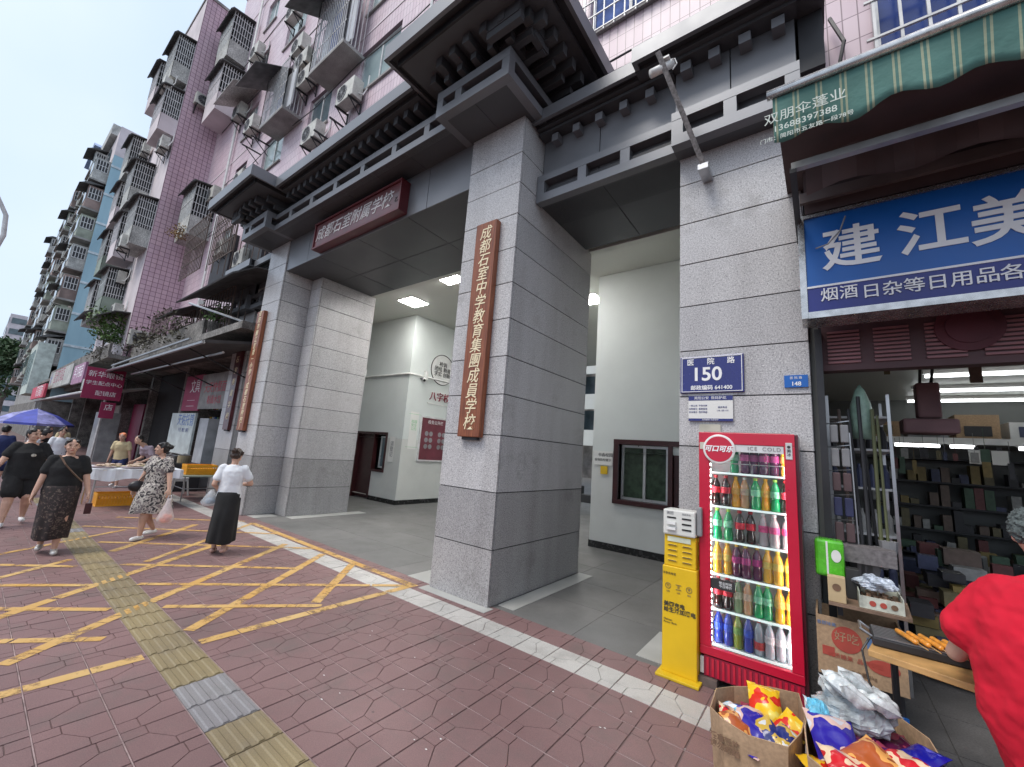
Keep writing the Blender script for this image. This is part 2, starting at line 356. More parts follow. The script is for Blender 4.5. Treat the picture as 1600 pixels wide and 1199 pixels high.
# ================================================================== ground
cube('ground', -420, 420, -420, 420, -.6, -.2, ASPH)['kind'] = 'structure'
rd = obj('road', MB().quad((-160, -22, -.15), (60, -22, -.15), (60, -6, -.15), (-160, -6, -.15)), ASPH); rd['kind'] = 'structure'
kb = obj('kerb', MB().box(-160, 60, -6, -5.8, -.16, .002), CONC); kb['kind'] = 'structure'
pv = thing('pavement', None, None, kind='structure')
cube('paving_bed', -160, 14, -5.8, 5.5, -.2, -.007, PAVEG, pv)
P_ = .31; X0, Y0 = -1.99, 1.14
def tile_mesh(name, mat, rot, zig=True, g=.0024, h=.009):
    pcs = [[(0, .75), (.35, .75), (.35, 1), (0, 1)], [(0, 0), (.65, 0), (.65, .3), (.35, .75), (0, .75)],
           [(.35, .75), (.65, .3), (1, .3), (1, 1), (.35, 1)], [(.65, 0), (1, 0), (1, .3), (.65, .3)]] if zig else [[(0, 0), (1, 0), (1, 1), (0, 1)]]
    mb = MB()
    for p in pcs:
        p = [((a-.5)*P_, (b-.5)*P_) for a, b in p]; c = (sum(a for a, b in p)/len(p), sum(b for a, b in p)/len(p))
        if rot: p = [(-b, a) for a, b in p]; c = (-c[1], c[0])
        ins = lambda q, d: (q[0]+(c[0]-q[0])*d/.1, q[1]+(c[1]-q[1])*d/.1)
        lo = [ins(q, g*.6) for q in p]; hi = [ins(q, g*1.7) for q in p]; k = len(p)
        mb.add([(a, b, -h) for a, b in lo]+[(a, b, 0) for a, b in hi], [tuple(range(k, 2*k))]+[(i, (i+1) % k, (i+1) % k+k, i+k) for i in range(k)])
    return mb
def tact_tile():
    mb = MB().box(-.152, .152, -.152, .152, -.009, 0)
    for k in range(4):
        y = -.114+.076*k
        mb.prism([(y-.022, 0), (y-.014, .006), (y+.014, .006), (y+.022, 0)], 'x', -.145, .145)
    return mb
for j in range(-9, 10): cube('grout_line', -13.9, 1.2, Y0+j*P_-.0028, Y0+j*P_+.0028, -.006, -.0018, M('pale_grout', (.30, .22, .215), .9, 0, .4, 9), pv)
TM = {(a, b): tile_mesh('paving_tile', mt, b) for a, mt in (('r', PAVE), ('w', WTILE)) for b in (0, 1)}
TME = {k: v.mesh('paving_tile', PAVE if k[0] == 'r' else WTILE) for k, v in TM.items()}
tt = tact_tile(); TTE = {0: tt.mesh('tactile_tile', TACT), 1: tt.mesh('tactile_tile', TACTG)}
tiles = []; far = {'r': MB(), 'w': MB(), 't': MB(), 'f': MB()}
for j in range(-9, 9):
    for i in range(-38, 10):
        x = X0+(i+.5)*P_; y = Y0+(j+.5)*P_
        if y > 3.9 or (x > .02 and y > 3.62): continue
        px, py, d = pr((x, y, 0)); vis = -60 < px < 1660 and py < 1290 and d > 0
        kind = 't' if j == 0 else 'w' if j == 7 else 'r'
        tiles.append((0 if vis else 1, d, x, y, kind, i, j))
tiles.sort(); cnt = {'r': 0, 'w': 0, 't': 0}
for v, d, x, y, kind, i, j in tiles:
    rot = (i+j) % 2; z = random.uniform(-.0012, .0012)
    if v == 0 and cnt[kind] < (290 if kind == 'r' else 60):
        cnt[kind] += 1
        if kind == 't': me, nm = TTE[1 if -3.65 < x < -2.95 or x < -9 and i % 5 == 0 else 0], 'tactile_tile'
        else: me, nm = TME[(kind, rot)], ('paving_tile' if kind == 'r' else 'white_tile')
        if kind == 'w' and random.random() < .12: z -= .002
        o = bpy.data.objects.new(nm, me); link(o, pv, (x, y, z)); o.rotation_euler = (random.uniform(-.003, .003), random.uniform(-.003, .003), random.choice((0, math.pi)) if kind != 't' else 0)
        o.scale = (.985, .985, 1)
    else:
        src = tt if kind == 't' else TM[(kind, rot)]
        far[kind].add([(p[0]*.985+x, p[1]*.985+y, p[2]+z) for p in src.v], src.f)
for i in range(-150, -38):
    for j in range(-16, 14):
        x = X0+(i+.5)*P_; y = Y0+(j+.5)*P_; far['f'].quad(*[(x+a*.15, y+b*.15, random.uniform(-.001, .001)) for a, b in ((-1, -1), (1, -1), (1, 1), (-1, 1))])
for k, nm, mt in (('r', 'far_paving_tiles', PAVE), ('w', 'far_white_tiles', WTILE), ('t', 'far_tactile_tiles', TACT), ('f', 'distant_paving_tiles', PAVE)):
    if far[k].v: obj(nm, far[k], mt, pv)['kind'] = 'stuff'
# yellow mesh-box markings, broken where the joints run
def ribbon(mb, a, b, wd, zz=.004):
    a, b = Vector(a), Vector(b); L = (b-a).length; d = (b-a)/L; nrm = Vector((-d.y, d.x))*wd/2
    cuts = [0, L]
    for ax, o_ in ((0, X0), (1, Y0)):
        if abs(d[ax]) > .05:
            lo, hi = sorted((a[ax], b[ax])); k = math.ceil((lo-o_)/P_)
            while o_+k*P_ < hi: cuts.append((o_+k*P_-a[ax])/d[ax]); k += 1
    cuts.sort()
    for s, e in zip(cuts, cuts[1:]):
        if e-s < .02: continue
        p, q = a+d*(s+.004), a+d*(e-.004); mb.quad(*[(v.x, v.y, zz) for v in (p-nrm, q-nrm, q+nrm, p+nrm)])
bm_ = MB(); W_ = .10
for a, b in [((-4.16, 3.69), (-4.16, 1.47)), ((-4.16, 1.12), (-4.16, -2.6)), ((-4.1, 3.7), (-9.0, 3.7)),
             ((-5.42, 3.66), (-4.37, 2.56)), ((-6.13, 3.61), (-4.45, 1.47)), ((-7.01, 3.45), (-4.64, .45)), ((-7.72, 2.9), (-5.6, .3)), ((-9.27, 2.87), (-7.8, 1.5)), ((-7.6, 1.1), (-6.6, -.1)), ((-9.3, 1.9), (-7.9, .0)),
             ((-4.18, 3.66), (-6.08, 1.45)), ((-6.3, 1.12), (-7.3, -.1)), ((-4.25, 2.57), (-5.19, 1.47)), ((-5.4, 1.12), (-6.4, 0.02)), ((-4.7, .98), (-5.5, .02)),
             ((-5.59, 3.03), (-7.04, 1.47)), ((-7.2, 1.1), (-8.3, -.1)), ((-6.5, 3.66), (-8.5, 1.47)), ((-7.8, 3.66), (-9.9, 1.47)), ((-9.2, 3.66), (-10.6, 2.0)), ((-8.9, 3.66), (-7.0, 1.7))]:
    ribbon(bm_, a, b, W_*(1 if len(bm_.v) < 400 else .8), .0035+len(bm_.v)*2e-6)
ym = obj('yellow_box_marking', bm_, YPAINT); ym['kind'] = 'structure'
# scraps on the paving
lit = MB()
for k in range(26):
    p = G(random.uniform(500, 1250), random.uniform(985, 1190)); s = random.uniform(.004, .011); a = random.uniform(0, 3)
    if p[1] > 3.6: continue
    lit.quad(*[(p[0]+s*math.cos(a+t), p[1]+s*.6*math.sin(a+t), .004+random.uniform(0, .003)) for t in (0, 1.6, 3.1, 4.7)])
obj('litter_specks', lit, WHITEP)['kind'] = 'stuff'
# gate floor in large slabs
gf = thing('gate_floor', None, None, kind='structure')
cube('floor_bed', -13, -.05, 3.91, 9, -.2, -.012, PAVEG, gf)
for j in range(6):
    for i in range(13):
        x = -12.6+i*.96; y = 3.915+j*.85
        cube('floor_slab', x+.002, min(x+.958, -.06), y+.002, y+.848, -.011, random.uniform(-.0008, 0)+.001, GFLOOR, gf)
cube('rear_floor', -60, 8, 9.02, 60, -.2, -.001, GFLOOR, gf)
for a in ((-3.02, -2.80, 4.0, 5.98), (-1.42, -1.16, 4.0, 4.7), (-9.36, -9.05, 4.5, 6.3), (-9.84, -9.5, 3.93, 4.4), (-4.5, -4.02, 3.9, 4.3)):
    cube('threshold_slab', *a, -.004, .006, MARB, gf)
cube('threshold_slab', -4.05, -2.98, 3.70, 3.86, -.004, .004, MARB, gf)

# ================================================================== school gate
gate = thing('school_gate', 'grey granite school gateway with dark metal eaves over two wide openings', 'gate', (-6.93, 4.6, 0))
ZJ = [0, .61, 1.25, 1.92, 2.42, 2.90, 3.39, 3.87, 4.35, 4.83, 5.29, 5.74, 6.3]
def slabs(face, a0, a1, pl, ztop, zj=ZJ, th=.03, g=.006):
    """a run of granite slabs one above the other on one face of a pillar; pl = plane"""
    for k in range(len(zj)-1):
        z0, z1 = zj[k], min(zj[k+1], ztop)
        if z1-z0 < .05: continue
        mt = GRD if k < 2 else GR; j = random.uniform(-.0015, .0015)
        if face == '-y': cube('granite_slab', a0+g, a1-g, pl+j, pl+th, z0+g, z1-g, mt, gate)
        if face == '+x': cube('granite_slab', pl-th, pl+j, a0+g, a1-g, z0+g, z1-g, mt, gate)
        if face == '-x': cube('granite_slab', pl+j, pl+th, a0+g, a1-g, z0+g, z1-g, mt, gate)
        if face == '+y': cube('granite_slab', a0+g, a1-g, pl-th, pl+j, z0+g, z1-g, mt, gate)
def pillar(x0, x1, y0, y1, zt):
    cube('pillar_core', x0+.012, x1-.012, y0+.012, y1-.012, 0, zt, METD, gate)
    slabs('-y', x0, x1, y0, zt); slabs('+x', y0+.031, y1-.031, x1, zt); slabs('-x', y0+.031, y1-.031, x0, zt); slabs('+y', x0, x1, y1, zt)
MI = lambda x: -13.87-x
pillar(-4.0, -3.04, 3.83, 5.98, 6.3); pillar(-10.83, -9.87, 3.83, 5.98, 6.3)
for s in (0, 1):                                     # stepped rear parts facing the wide opening
    x0, x1 = (-4.5, -4.02) if s == 0 else (-9.85, -9.37)
    cube('pillar_core', x0+.012, x1-.012, 4.50, 5.96, 0, 5.5, METD, gate)
    slabs('-y', x0, x1, 4.49, 5.55); slabs('+x' if s else '-x', 4.521, 5.95, x1 if s else x0, 5.55); slabs('+y', x0, x1, 5.98, 5.55)
for x0, x1 in ((-1.15, -.04), (-13.83, -12.72)): pillar(x0, x1, 4.36, 5.9, 5.2)
# soffit panels under the beams
def soffit(x0, x1, y0, y1, z, nx, ny):
    cube('soffit_core', x0, x1, y0+.02, y1, z+.01, z+.18, METD, gate)
    dx, dy = (x1-x0)/nx, (y1-y0)/ny
    for i in range(nx):
        for j in range(ny): cube('soffit_panel', x0+i*dx+.006, x0+(i+1)*dx-.006, y0+j*dy+.006, y0+(j+1)*dy-.006, z, z+.02, MET, gate)
soffit(-9.87, -4.0, 3.87, 5.85, 5.55, 4, 2)
for s in (0, 1):
    x0, x1 = (-3.04, -1.15) if s == 0 else (-12.72, -10.83)
    soffit(x0, x1, 4.24, 5.75, 5.2, 2, 1)
# beam face of the wide bay
for k in range(6):
    x0 = -9.87+k*(5.87/6); cube('beam_panel', x0+.006, x0+5.87/6-.006, 3.86, 3.885, 5.55, 6.3, METL, gate)
cube('beam_core', -10.8, -3.1, 3.886, 4.88, 5.74, 7.1, METD, gate)
def rail(x0, x1, y, z0, z1, posts, side=None, parent=gate, h=.11, hb=.12, dep=.12, mt=METL):
    """open rail band: bottom and top bars with posts"""
    cube('rail_bar', x0, x1, y, y+dep, z0, z0+hb, mt, parent); cube('rail_bar', x0, x1, y, y+dep, z1-h, z1, mt, parent)
    for p in posts: cube('rail_post', p-.06, p+.06, y+.003, y+dep-.003, z0+hb-.001, z1-h+.001, mt, parent)
# wide-bay ledge (z 6.3) and the two capital boxes
def ledge(x0, x1, y0, y1, z, nx=1):
    dx = (x1-x0)/nx
    for i in range(nx): cube('ledge_panel', x0+i*dx+.004, x0+(i+1)*dx-.004, y0+.01, y1, z, z+.03, MET, gate)
ledge(-9.71, -4.16, 3.40, 3.86, 6.30, 6); cube('ledge_backing', -10.9, -3.0, 3.55, 3.88, 6.335, 7.15, METD, gate)
rail(-9.71, -4.16, 3.40, 6.30, 6.68, [-9.0, -8.1, -7.2, -6.3, -5.4, -4.6])
for s in (0, 1):
    x0, x1 = (-4.16, -2.86) if s == 0 else (-11.01, -9.71)
    ledge(x0, x1, 3.20, 4.45, 6.301, 2)
    rail(x0, x1, 3.20, 6.30, 6.70, [x0+.06, x0+.42, x1-.06], h=.13, hb=.13)
    for xs in (x0, x1-.12):
        cube('rail_bar', xs, xs+.12, 3.32, 4.45, 6.30, 6.42, METL, gate); cube('rail_bar', xs, xs+.12, 3.32, 4.45, 6.58, 6.70, METL, gate)
    cube('ledge_backing', x0+.3, x1-.3, 3.6, 4.5, 6.335, 7.15, METD, gate)
# deep eaves: fascia, inner step, soffit, brackets below
def eave(x0, x1, y0, y1, z, th=.24, part='eave'):
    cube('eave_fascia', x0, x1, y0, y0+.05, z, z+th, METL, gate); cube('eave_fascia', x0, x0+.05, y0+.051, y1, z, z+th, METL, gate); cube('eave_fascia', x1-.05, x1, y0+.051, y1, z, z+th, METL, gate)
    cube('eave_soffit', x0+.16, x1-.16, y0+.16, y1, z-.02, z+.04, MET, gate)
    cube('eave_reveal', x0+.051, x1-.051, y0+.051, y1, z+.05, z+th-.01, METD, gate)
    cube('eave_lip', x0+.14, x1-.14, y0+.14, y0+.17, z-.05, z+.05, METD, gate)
for s in (0, 1):
    f = (lambda a, b: (a, b)) if s == 0 else (lambda a, b: (MI(b), MI(a)))
    x0, x1 = f(-4.68, -2.14)
    eave(x0, x1, 2.60, 4.88, 7.02)
    for k in range(7):
        x = -4.28+.27*k; a, b = f(x, x+.11); y = 2.95+abs(k-3)*.02+(.12 if k in (0, 6) else 0)
        cube('eave_bracket', a, b, y, 3.6, 6.86, 6.998, MET, gate)
        cube('eave_bracket', a+.01, b-.01, y+.16, 3.6, 6.76, 6.859, MET, gate)
    for k in range(7):
        y = 3.0+.24*k; a, b = f(-3.1, -2.42 if k else -2.6)
        cube('eave_bracket', a, b, y, y+.10, 6.84, 6.997, MET, gate)
        a, b = f(-3.1, -2.58); cube('eave_bracket', a, b, y+.01, y+.09, 6.74, 6.839, MET, gate)
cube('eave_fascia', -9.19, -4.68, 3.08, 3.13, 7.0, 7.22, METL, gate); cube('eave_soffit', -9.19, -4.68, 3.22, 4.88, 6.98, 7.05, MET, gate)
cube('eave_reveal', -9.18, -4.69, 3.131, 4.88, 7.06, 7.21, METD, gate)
for k in range(18):
    x = -9.1+.25*k; cube('eave_bracket', x, x+.1, 3.3, 3.54, 6.84, 6.978, MET, gate)
cube('roof_top', -11.5, -2.3, 3.2, 4.88, 7.23, 7.27, MET, gate)
# side bays: lower rail, blue-grey panel, little square brackets, lower eave
for s in (0, 1):
    f = (lambda a, b: (a, b)) if s == 0 else (lambda a, b: (MI(b), MI(a)))
    a, b = f(-3.03, -1.17); rail(a, b, 4.20, 5.17, 5.58, [f(x, x)[0] for x in (-2.97, -2.33, -1.75)], h=.10)
    a, b = f(-1.17, .0); rail(a, b, 4.09, 5.17, 5.58, [f(x, x)[0] for x in (-1.11, -.59, -.06)], h=.10); a, b = f(-1.17, .0); cube('ledge_panel', a, b, 4.212, 4.36, 5.171, 5.19, MET, gate)
    a, b = f(-1.16, -1.05); cube('rail_bar', a, b, 4.211, 4.4, 5.172, 5.289, METL, gate)
    for p, q in ((-3.03, -2.15), (-2.15, -1.17)): a, b = f(p, q); cube('frieze_panel', a+.006, b-.006, 4.33, 4.36, 5.4, 6.32, METL, gate)
    for p, q in ((-1.17, -.6), (-.6, -.02)): a, b = f(p, q); cube('frieze_panel', a+.006, b-.006, 4.24, 4.27, 5.4, 6.32, METL, gate)
    a, b = f(-3.03, -.02); cube('frieze_core', a, b, 4.38, 4.88, 5.2, 6.6, METD, gate)
    for k in range(5):
        x = -2.83+.33*k; a, b = f(x, x+.10); cube('frieze_bracket', a, b, 4.20, 4.33, 6.06, 6.17, METL, gate)
    for k in range(4):
        x = -1.08+.29*k; a, b = f(x, x+.11); cube('frieze_bracket', a, b, 4.10, 4.24, 6.08, 6.19, METL, gate)
    a, b = f(-3.03, -1.18); cube('bracket_band', a, b, 4.16, 4.33, 6.20, 6.24, MET, gate)
    a, b = f(-1.18, -.0); cube('bracket_band', a, b, 4.06, 4.24, 6.22, 6.26, MET, gate)
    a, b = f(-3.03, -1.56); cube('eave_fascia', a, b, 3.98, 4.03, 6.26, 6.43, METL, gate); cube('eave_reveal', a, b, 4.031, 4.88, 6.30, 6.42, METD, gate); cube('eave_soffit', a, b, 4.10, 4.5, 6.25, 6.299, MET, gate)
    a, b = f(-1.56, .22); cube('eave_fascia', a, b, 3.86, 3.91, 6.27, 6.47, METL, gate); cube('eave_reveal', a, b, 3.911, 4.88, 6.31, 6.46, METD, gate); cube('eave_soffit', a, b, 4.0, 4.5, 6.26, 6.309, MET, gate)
    a, b = f(-1.56, -1.51); cube('eave_fascia', a, b, 3.911, 4.3, 6.271, 6.469, METL, gate)
    a, b = f(.0, .20); cube('eave_end_panel', a, b, 4.30, 4.88, 5.62, 6.255, METD, gate)
# hanging name boards
def board(name, label, x, y, z0, z1, wd, chars, size, line, mt=WOOD, tilt=0):
    t = thing(name, label, 'name board', (x, y, z0))
    obj('board', MB().box(x-wd/2, x+wd/2, y-.09, y, z0, z1), mt, t, bev=.008)
    cube('bracket', x-wd*.35, x+wd*.35, y-.06, y-.004, z0-.035, z0, METD, t)
    text('\n'.join(chars), (x, y-.092, (z0+z1)/2), size, GOLD, t, shear=.18, line=line, weight=.0008, sx=.95)
    return t
board('name_board', 'brown wooden vertical board with gold calligraphy on the central granite pillar', -3.49, 3.825, 1.88, 4.78, .36, '成都石室中学教育集團成員学校', .205, .96)
board('name_board', 'brown wooden vertical board with gold characters on the left main pillar, partly faded', -10.55, 3.825, 1.78, 4.62, .36, '资阳市雁江区第一小学（成都石室附校）', .155, 1.02)
board('name_board', 'dark reddish vertical board with gold characters on the outermost left pillar', -13.05, 4.355, 1.78, 4.75, .38, '成都石室附属学校', .2, 1.6, mt=MAROON)
hb = thing('lintel_sign', 'maroon horizontal signboard with silver calligraphy over the wide opening', 'sign', (-6.9, 3.8, 5.6))
obj('board', MB().box(-8.32, -5.50, 3.70, 3.78, 5.63, 6.15), MAROON, hb, bev=.01)
fr = MB().box(-8.35, -5.47, 3.67, 3.86, 5.60, 5.635).box(-8.35, -5.47, 3.67, 3.86, 6.145, 6.18).box(-8.35, -8.315, 3.675, 3.855, 5.636, 6.144).box(-5.505, -5.47, 3.675, 3.855, 5.636, 6.144)
obj('sign_frame', fr, M('maroon_frame', (.10, .015, .02), .35), hb)
text('成都石室附属学校', (-7.0, 3.697, 5.89), .32, M('silver_lettering', (.55, .52, .52), .4), hb, shear=.25, weight=.001); text('乙', (-5.6, 3.697, 5.83), .1, BLACKL, hb)
# ------------------------------------------------ covered passage behind the gate
gh = thing('guard_room', 'white guard room with dark framed sliding window, right of the central pillar', 'guard room', (-2, 8, 0))
def wall_holes(x0, x1, z0, z1, y, holes, mat, parent, name='wall', depth=.14, thick=None):
    xs = sorted({x0, x1, *[h[0] for h in holes], *[h[1] for h in holes]}); zs = sorted({z0, z1, *[h[2] for h in holes], *[h[3] for h in holes]})
    mb = MB()
    for a, b in zip(xs, xs[1:]):
        for c, d in zip(zs, zs[1:]):
            if any(h[0] <= a and b <= h[1] and h[2] <= c and d <= h[3] for h in holes): continue
            mb.quad((a, y, c), (b, y, c), (b, y, d), (a, y, d))
    for a, b, c, d in holes:
        e = y+depth; mb.quad((a, y, c), (a, e, c), (b, e, c), (b, y, c)); mb.quad((a, y, d), (b, y, d), (b, e, d), (a, e, d)); mb.quad((a, y, c), (a, y, d), (a, e, d), (a, e, c)); mb.quad((b, y, c), (b, e, c), (b, e, d), (b, y, d))
    return obj(name, mb, mat, parent)
def window(x0, x1, z0, z1, y, parent, fmt=ALU, gmt=GLASSD, nm=1, fw_=.05, name='window', cols=2):
    mb = MB().box(x0, x1, y, y+.05, z0, z0+fw_).box(x0, x1, y, y+.05, z1-fw_, z1).box(x0, x0+fw_, y+.001, y+.049, z0+fw_, z1-fw_).box(x1-fw_, x1, y+.001, y+.049, z0+fw_, z1-fw_)
    for k in range(1, cols): xm = x0+(x1-x0)*k/cols; mb.box(xm-fw_/2, xm+fw_/2, y+.002, y+.048, z0+fw_, z1-fw_)
    f = obj(name, mb, fmt, parent)
    for k in range(cols):
        a, b = x0+(x1-x0)*k/cols, x0+(x1-x0)*(k+1)/cols; obj('pane', MB().quad((a+.02, y+.03+.006*k, z0+.02), (b-.02, y+.03+.006*k, z0+.02), (b-.02, y+.03+.006*k, z1-.02), (a+.02, y+.03+.006*k, z1-.02)), gmt, f)
    return f
wall_holes(-3.8, -.9, 1.9, 5.75, 7.9, [(-3.22, -2.2, 1.9, 2.06)], WHITEW, gh)
wall_holes(-3.8, -.9, .13, 1.899, 7.9, [(-3.22, -2.2, .98, 1.899), (-2.2, -1.3, .13, 1.899)], WAINS, gh, 'wainscot_wall')
obj('side_wall', MB().quad((-3.8, 7.9, 1.9), (-3.8, 16, 1.9), (-3.8, 16, 5.75), (-3.8, 7.9, 5.75)), WHITEW, gh); obj('side_wall', MB().quad((-3.8, 7.9, 0), (-3.8, 16, 0), (-3.8, 16, 1.9), (-3.8, 7.9, 1.9)), WAINS, gh)
cube('skirting', -3.815, -.9, 7.885, 7.9, 0, .13, SKIRT, gh); cube('skirting', -3.815, -3.8, 7.9, 15, 0, .13, SKIRT, gh)
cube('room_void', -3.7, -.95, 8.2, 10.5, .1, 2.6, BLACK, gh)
DWOOD = M('dark_wood_frame', (.045, .012, .014), .35, 0, .2, 5)
fm = MB().box(-3.32, -1.2, 7.84, 8.04, 2.055, 2.15).box(-3.32, -2.2, 7.84, 8.04, .90, .985).box(-3.32, -3.22, 7.845, 8.035, .985, 2.055).box(-2.26, -2.18, 7.845, 8.035, .13, 2.055)
obj('window_frame', fm, DWOOD, gh); window(-3.2, -2.28, .99, 2.05, 7.98, gh, ALU, M('guard_room_glass', (.035, .06, .04), .08, 0, .5, 9), name='sliding_window')
dr = cube('door', -2.17, -1.3, 7.93, 7.99, .02, 2.05, DWOOD, gh); obj('handle', MB().tube([(-2.08, 7.92, 1.0), (-2.08, 7.87, 1.0), (-1.96, 7.87, 1.0)], .012), STEEL, gh)
lb = thing('guard_block', 'white left guard block with dark red door beside the stepped granite pillar', 'guard room', (-11, 7.8, 0))
wall_holes(-13.4, -9.9, 1.9, 5.75, 7.8, [(-12.15, -10.65, 1.9, 2.0)], WHITEW, lb)
wall_holes(-13.4, -9.9, .13, 1.899, 7.8, [(-12.15, -11.25, .13, 1.899), (-11.25, -10.65, .9, 1.899)], WAINS, lb, 'wainscot_wall')
for z0, z1, mt in ((1.9, 5.75, WHITEW), (.0, 1.899, WAINS)): obj('side_wall', MB().quad((-9.9, 7.8, z0), (-9.9, 14, z0), (-9.9, 14, z1), (-9.9, 7.8, z1)), mt, lb)
cube('skirting', -13.4, -12.15, 7.785, 7.8, 0, .13, SKIRT, lb); cube('skirting', -11.25, -9.885, 7.785, 7.8, 0, .13, SKIRT, lb); cube('skirting', -9.9, -9.885, 7.8, 14, 0, .13, SKIRT, lb)
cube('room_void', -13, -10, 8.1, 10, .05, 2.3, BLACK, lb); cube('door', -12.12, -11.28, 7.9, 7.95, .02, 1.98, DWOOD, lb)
obj('door_frame', MB().box(-12.2, -12.13, 7.76, 7.92, 0, 2.0).box(-12.2, -10.6, 7.76, 7.92, 2.0, 2.07).box(-11.28, -11.22, 7.765, 7.92, .05, 2.0).box(-10.66, -10.6, 7.765, 7.92, .86, 2.0).box(-11.22, -10.66, 7.765, 7.92, .86, .92), DWOOD, lb)
window(-11.0, -10.7, .98, 1.95, 7.86, lb, ALU, GLASSD, cols=1, name='sliding_window')
obj('conduit', MB().tube([(-13.4, 7.77, 3.88), (-9.88, 7.77, 3.88), (-9.87, 7.78, 3.88), (-9.87, 10.5, 3.9)], .028, 6), WHITEP, lb)
def dome(x, y, z, lab):
    t = thing('security_camera', lab, 'security camera', (x, y, z)); obj('mount', MB().box(x-.05, x+.05, y, y+.1, z, z+.28), WHITEP, t)
    obj('camera_body', MB().tube([(x-.02, y+.02, z+.02), (x+.2, y-.16, z-.06)], .05, 10), WHITEP, t, smooth=False); obj('lens', MB().tube([(x+.2, y-.16, z-.06), (x+.215, y-.173, z-.066)], .04, 10), BLACK, t)
    obj('arm', MB().tube([(x, y+.05, z+.02), (x-.14, y-.08, z+.03)], .03, 8), GREYP, t)
dome(-12.2, 7.68, 3.86, 'bullet security camera on the left passage wall above the dark red door'); dome(-9.8, 8.3, 3.78, 'bullet security camera at the corner of the left white passage wall')
# notices on the passage walls (text print)
def panel(name, label, cat, x0, x1, z0, z1, pl, mt, face='-y', th=.02, lines=(), fmt=None, group=None):
    mid = (x0+x1)/2; t = thing(name, label, cat, (mid, pl, z0) if face == '-y' else (pl, mid, z0), group)
    if face == '-y':
        obj('sheet', MB().box(x0, x1, pl-th, pl, z0, z1), mt, t)
        if fmt: obj('frame', MB().box(x0-.04, x1+.04, pl-th-.015, pl, z1, z1+.04).box(x0-.04, x1+.04, pl-th-.015, pl, z0-.04, z0).box(x0-.04, x0, pl-th-.014, pl, z0, z1).box(x1, x1+.04, pl-th-.014, pl, z0, z1), fmt, t)
    else:
        obj('sheet', MB().box(pl, pl+th, x0, x1, z0, z1), mt, t)
        if fmt: obj('frame', MB().box(pl, pl+th+.015, x0-.05, x1+.05, z1, z1+.05).box(pl, pl+th+.015, x0-.05, x1+.05, z0-.05, z0).box(pl, pl+th+.014, x0-.05, x0, z0, z1).box(pl, pl+th+.014, x1, x1+.05, z0, z1), fmt, t)
    for tx, dx, dz, sz, m_ in lines:
        if face == '-y': text(tx, (mid+dx, pl-th-.002, (z0+z1)/2+dz), sz, m_, t, ext=.001)
        else: text(tx, (pl+th+.002, mid+dx, (z0+z1)/2+dz), sz, m_, t, face='+x', ext=.001)
    return t
PAPER = M('paper', (.75, .75, .72), .7, 0, .04); GRN = M('green_print', (.25, .55, .28), .6); NOTR = M('red_print', (.5, .05, .09), .6)
panel('notice_board', 'framed dark red notice board on the side wall of the left guard block', 'notice board', 8.45, 9.6, 1.32, 2.62, -9.9, M('notice_red', (.16, .035, .05), .4), '+x', .04, [('校务公开栏', 0, .52, .13, WHITEL), ('●●\n●●\n●●', -.25, -.05, .2, GREYP), ('●●\n●●\n●●', .3, -.05, .2, GREYP)], STEELW)
panel('poster', 'white poster with green edges on the corner of the left guard block', 'poster', 8.02, 8.33, 1.62, 2.75, -9.9, PAPER, '+x', .006, [('校园\n安全\n公约', 0, .15, .11, GRN), ('————', 0, .5, .12, GRN), ('————', 0, -.5, .12, GRN)])
panel('notice_strip', 'narrow white notice strip beside the small sliding window on the left', 'notice', -10.45, -10.2, 1.2, 1.95, 7.79, PAPER, '-y', .006, [('请\n登\n记', 0, 0, .16, GREYP)])
ci = thing('round_emblem', 'round black and white wall emblem with characters above the red letters', 'emblem', (-9.88, 9.0, 4.5))
obj('disc', MB().lathe([(.5, -9.9), (.5, -9.88)], 40, (0, 9.1, 4.25), 'x'), WHITEP, ci); obj('ring', MB().tube([(-9.875, 9.1+.5*math.cos(a/20*math.pi), 4.25+.5*math.sin(a/20*math.pi)) for a in range(41)], .012, 5), BLACKL, ci)
text('校训\n团结 勤奋\n求实 创新', (-9.872, 9.1, 4.25), .17, BLACKL, ci, face='+x')
text_red = thing('red_wall_letters', 'row of red letters on the left passage side wall', 'wall lettering', (-9.9, 9.4, 3.4)); text('八字校风', (-9.87, 9.25, 3.32), .30, M('dim_red', (.28, .04, .06), .6), text_red, face='+x', ext=.01); cube('letter_rail', -9.9, -9.88, 8.6, 10.2, 3.08, 3.11, WHITEP, text_red)
panel('gate_notice', 'white notice with small calligraphy on the wall left of the guard window', 'notice', -3.76, -3.35, 1.62, 1.9, 7.89, PAPER, '-y', .01, [('书香校园', .05, .06, .08, BLACKL), ('疫情防控提示', 0, -.04, .06, BLACKL)])
tag(cube('yellow_slip', -3.6, -3.45, 7.875, 7.885, 1.44, 1.60, YEL), 'small yellow slip stuck under the white notice by the guard window', 'slip')
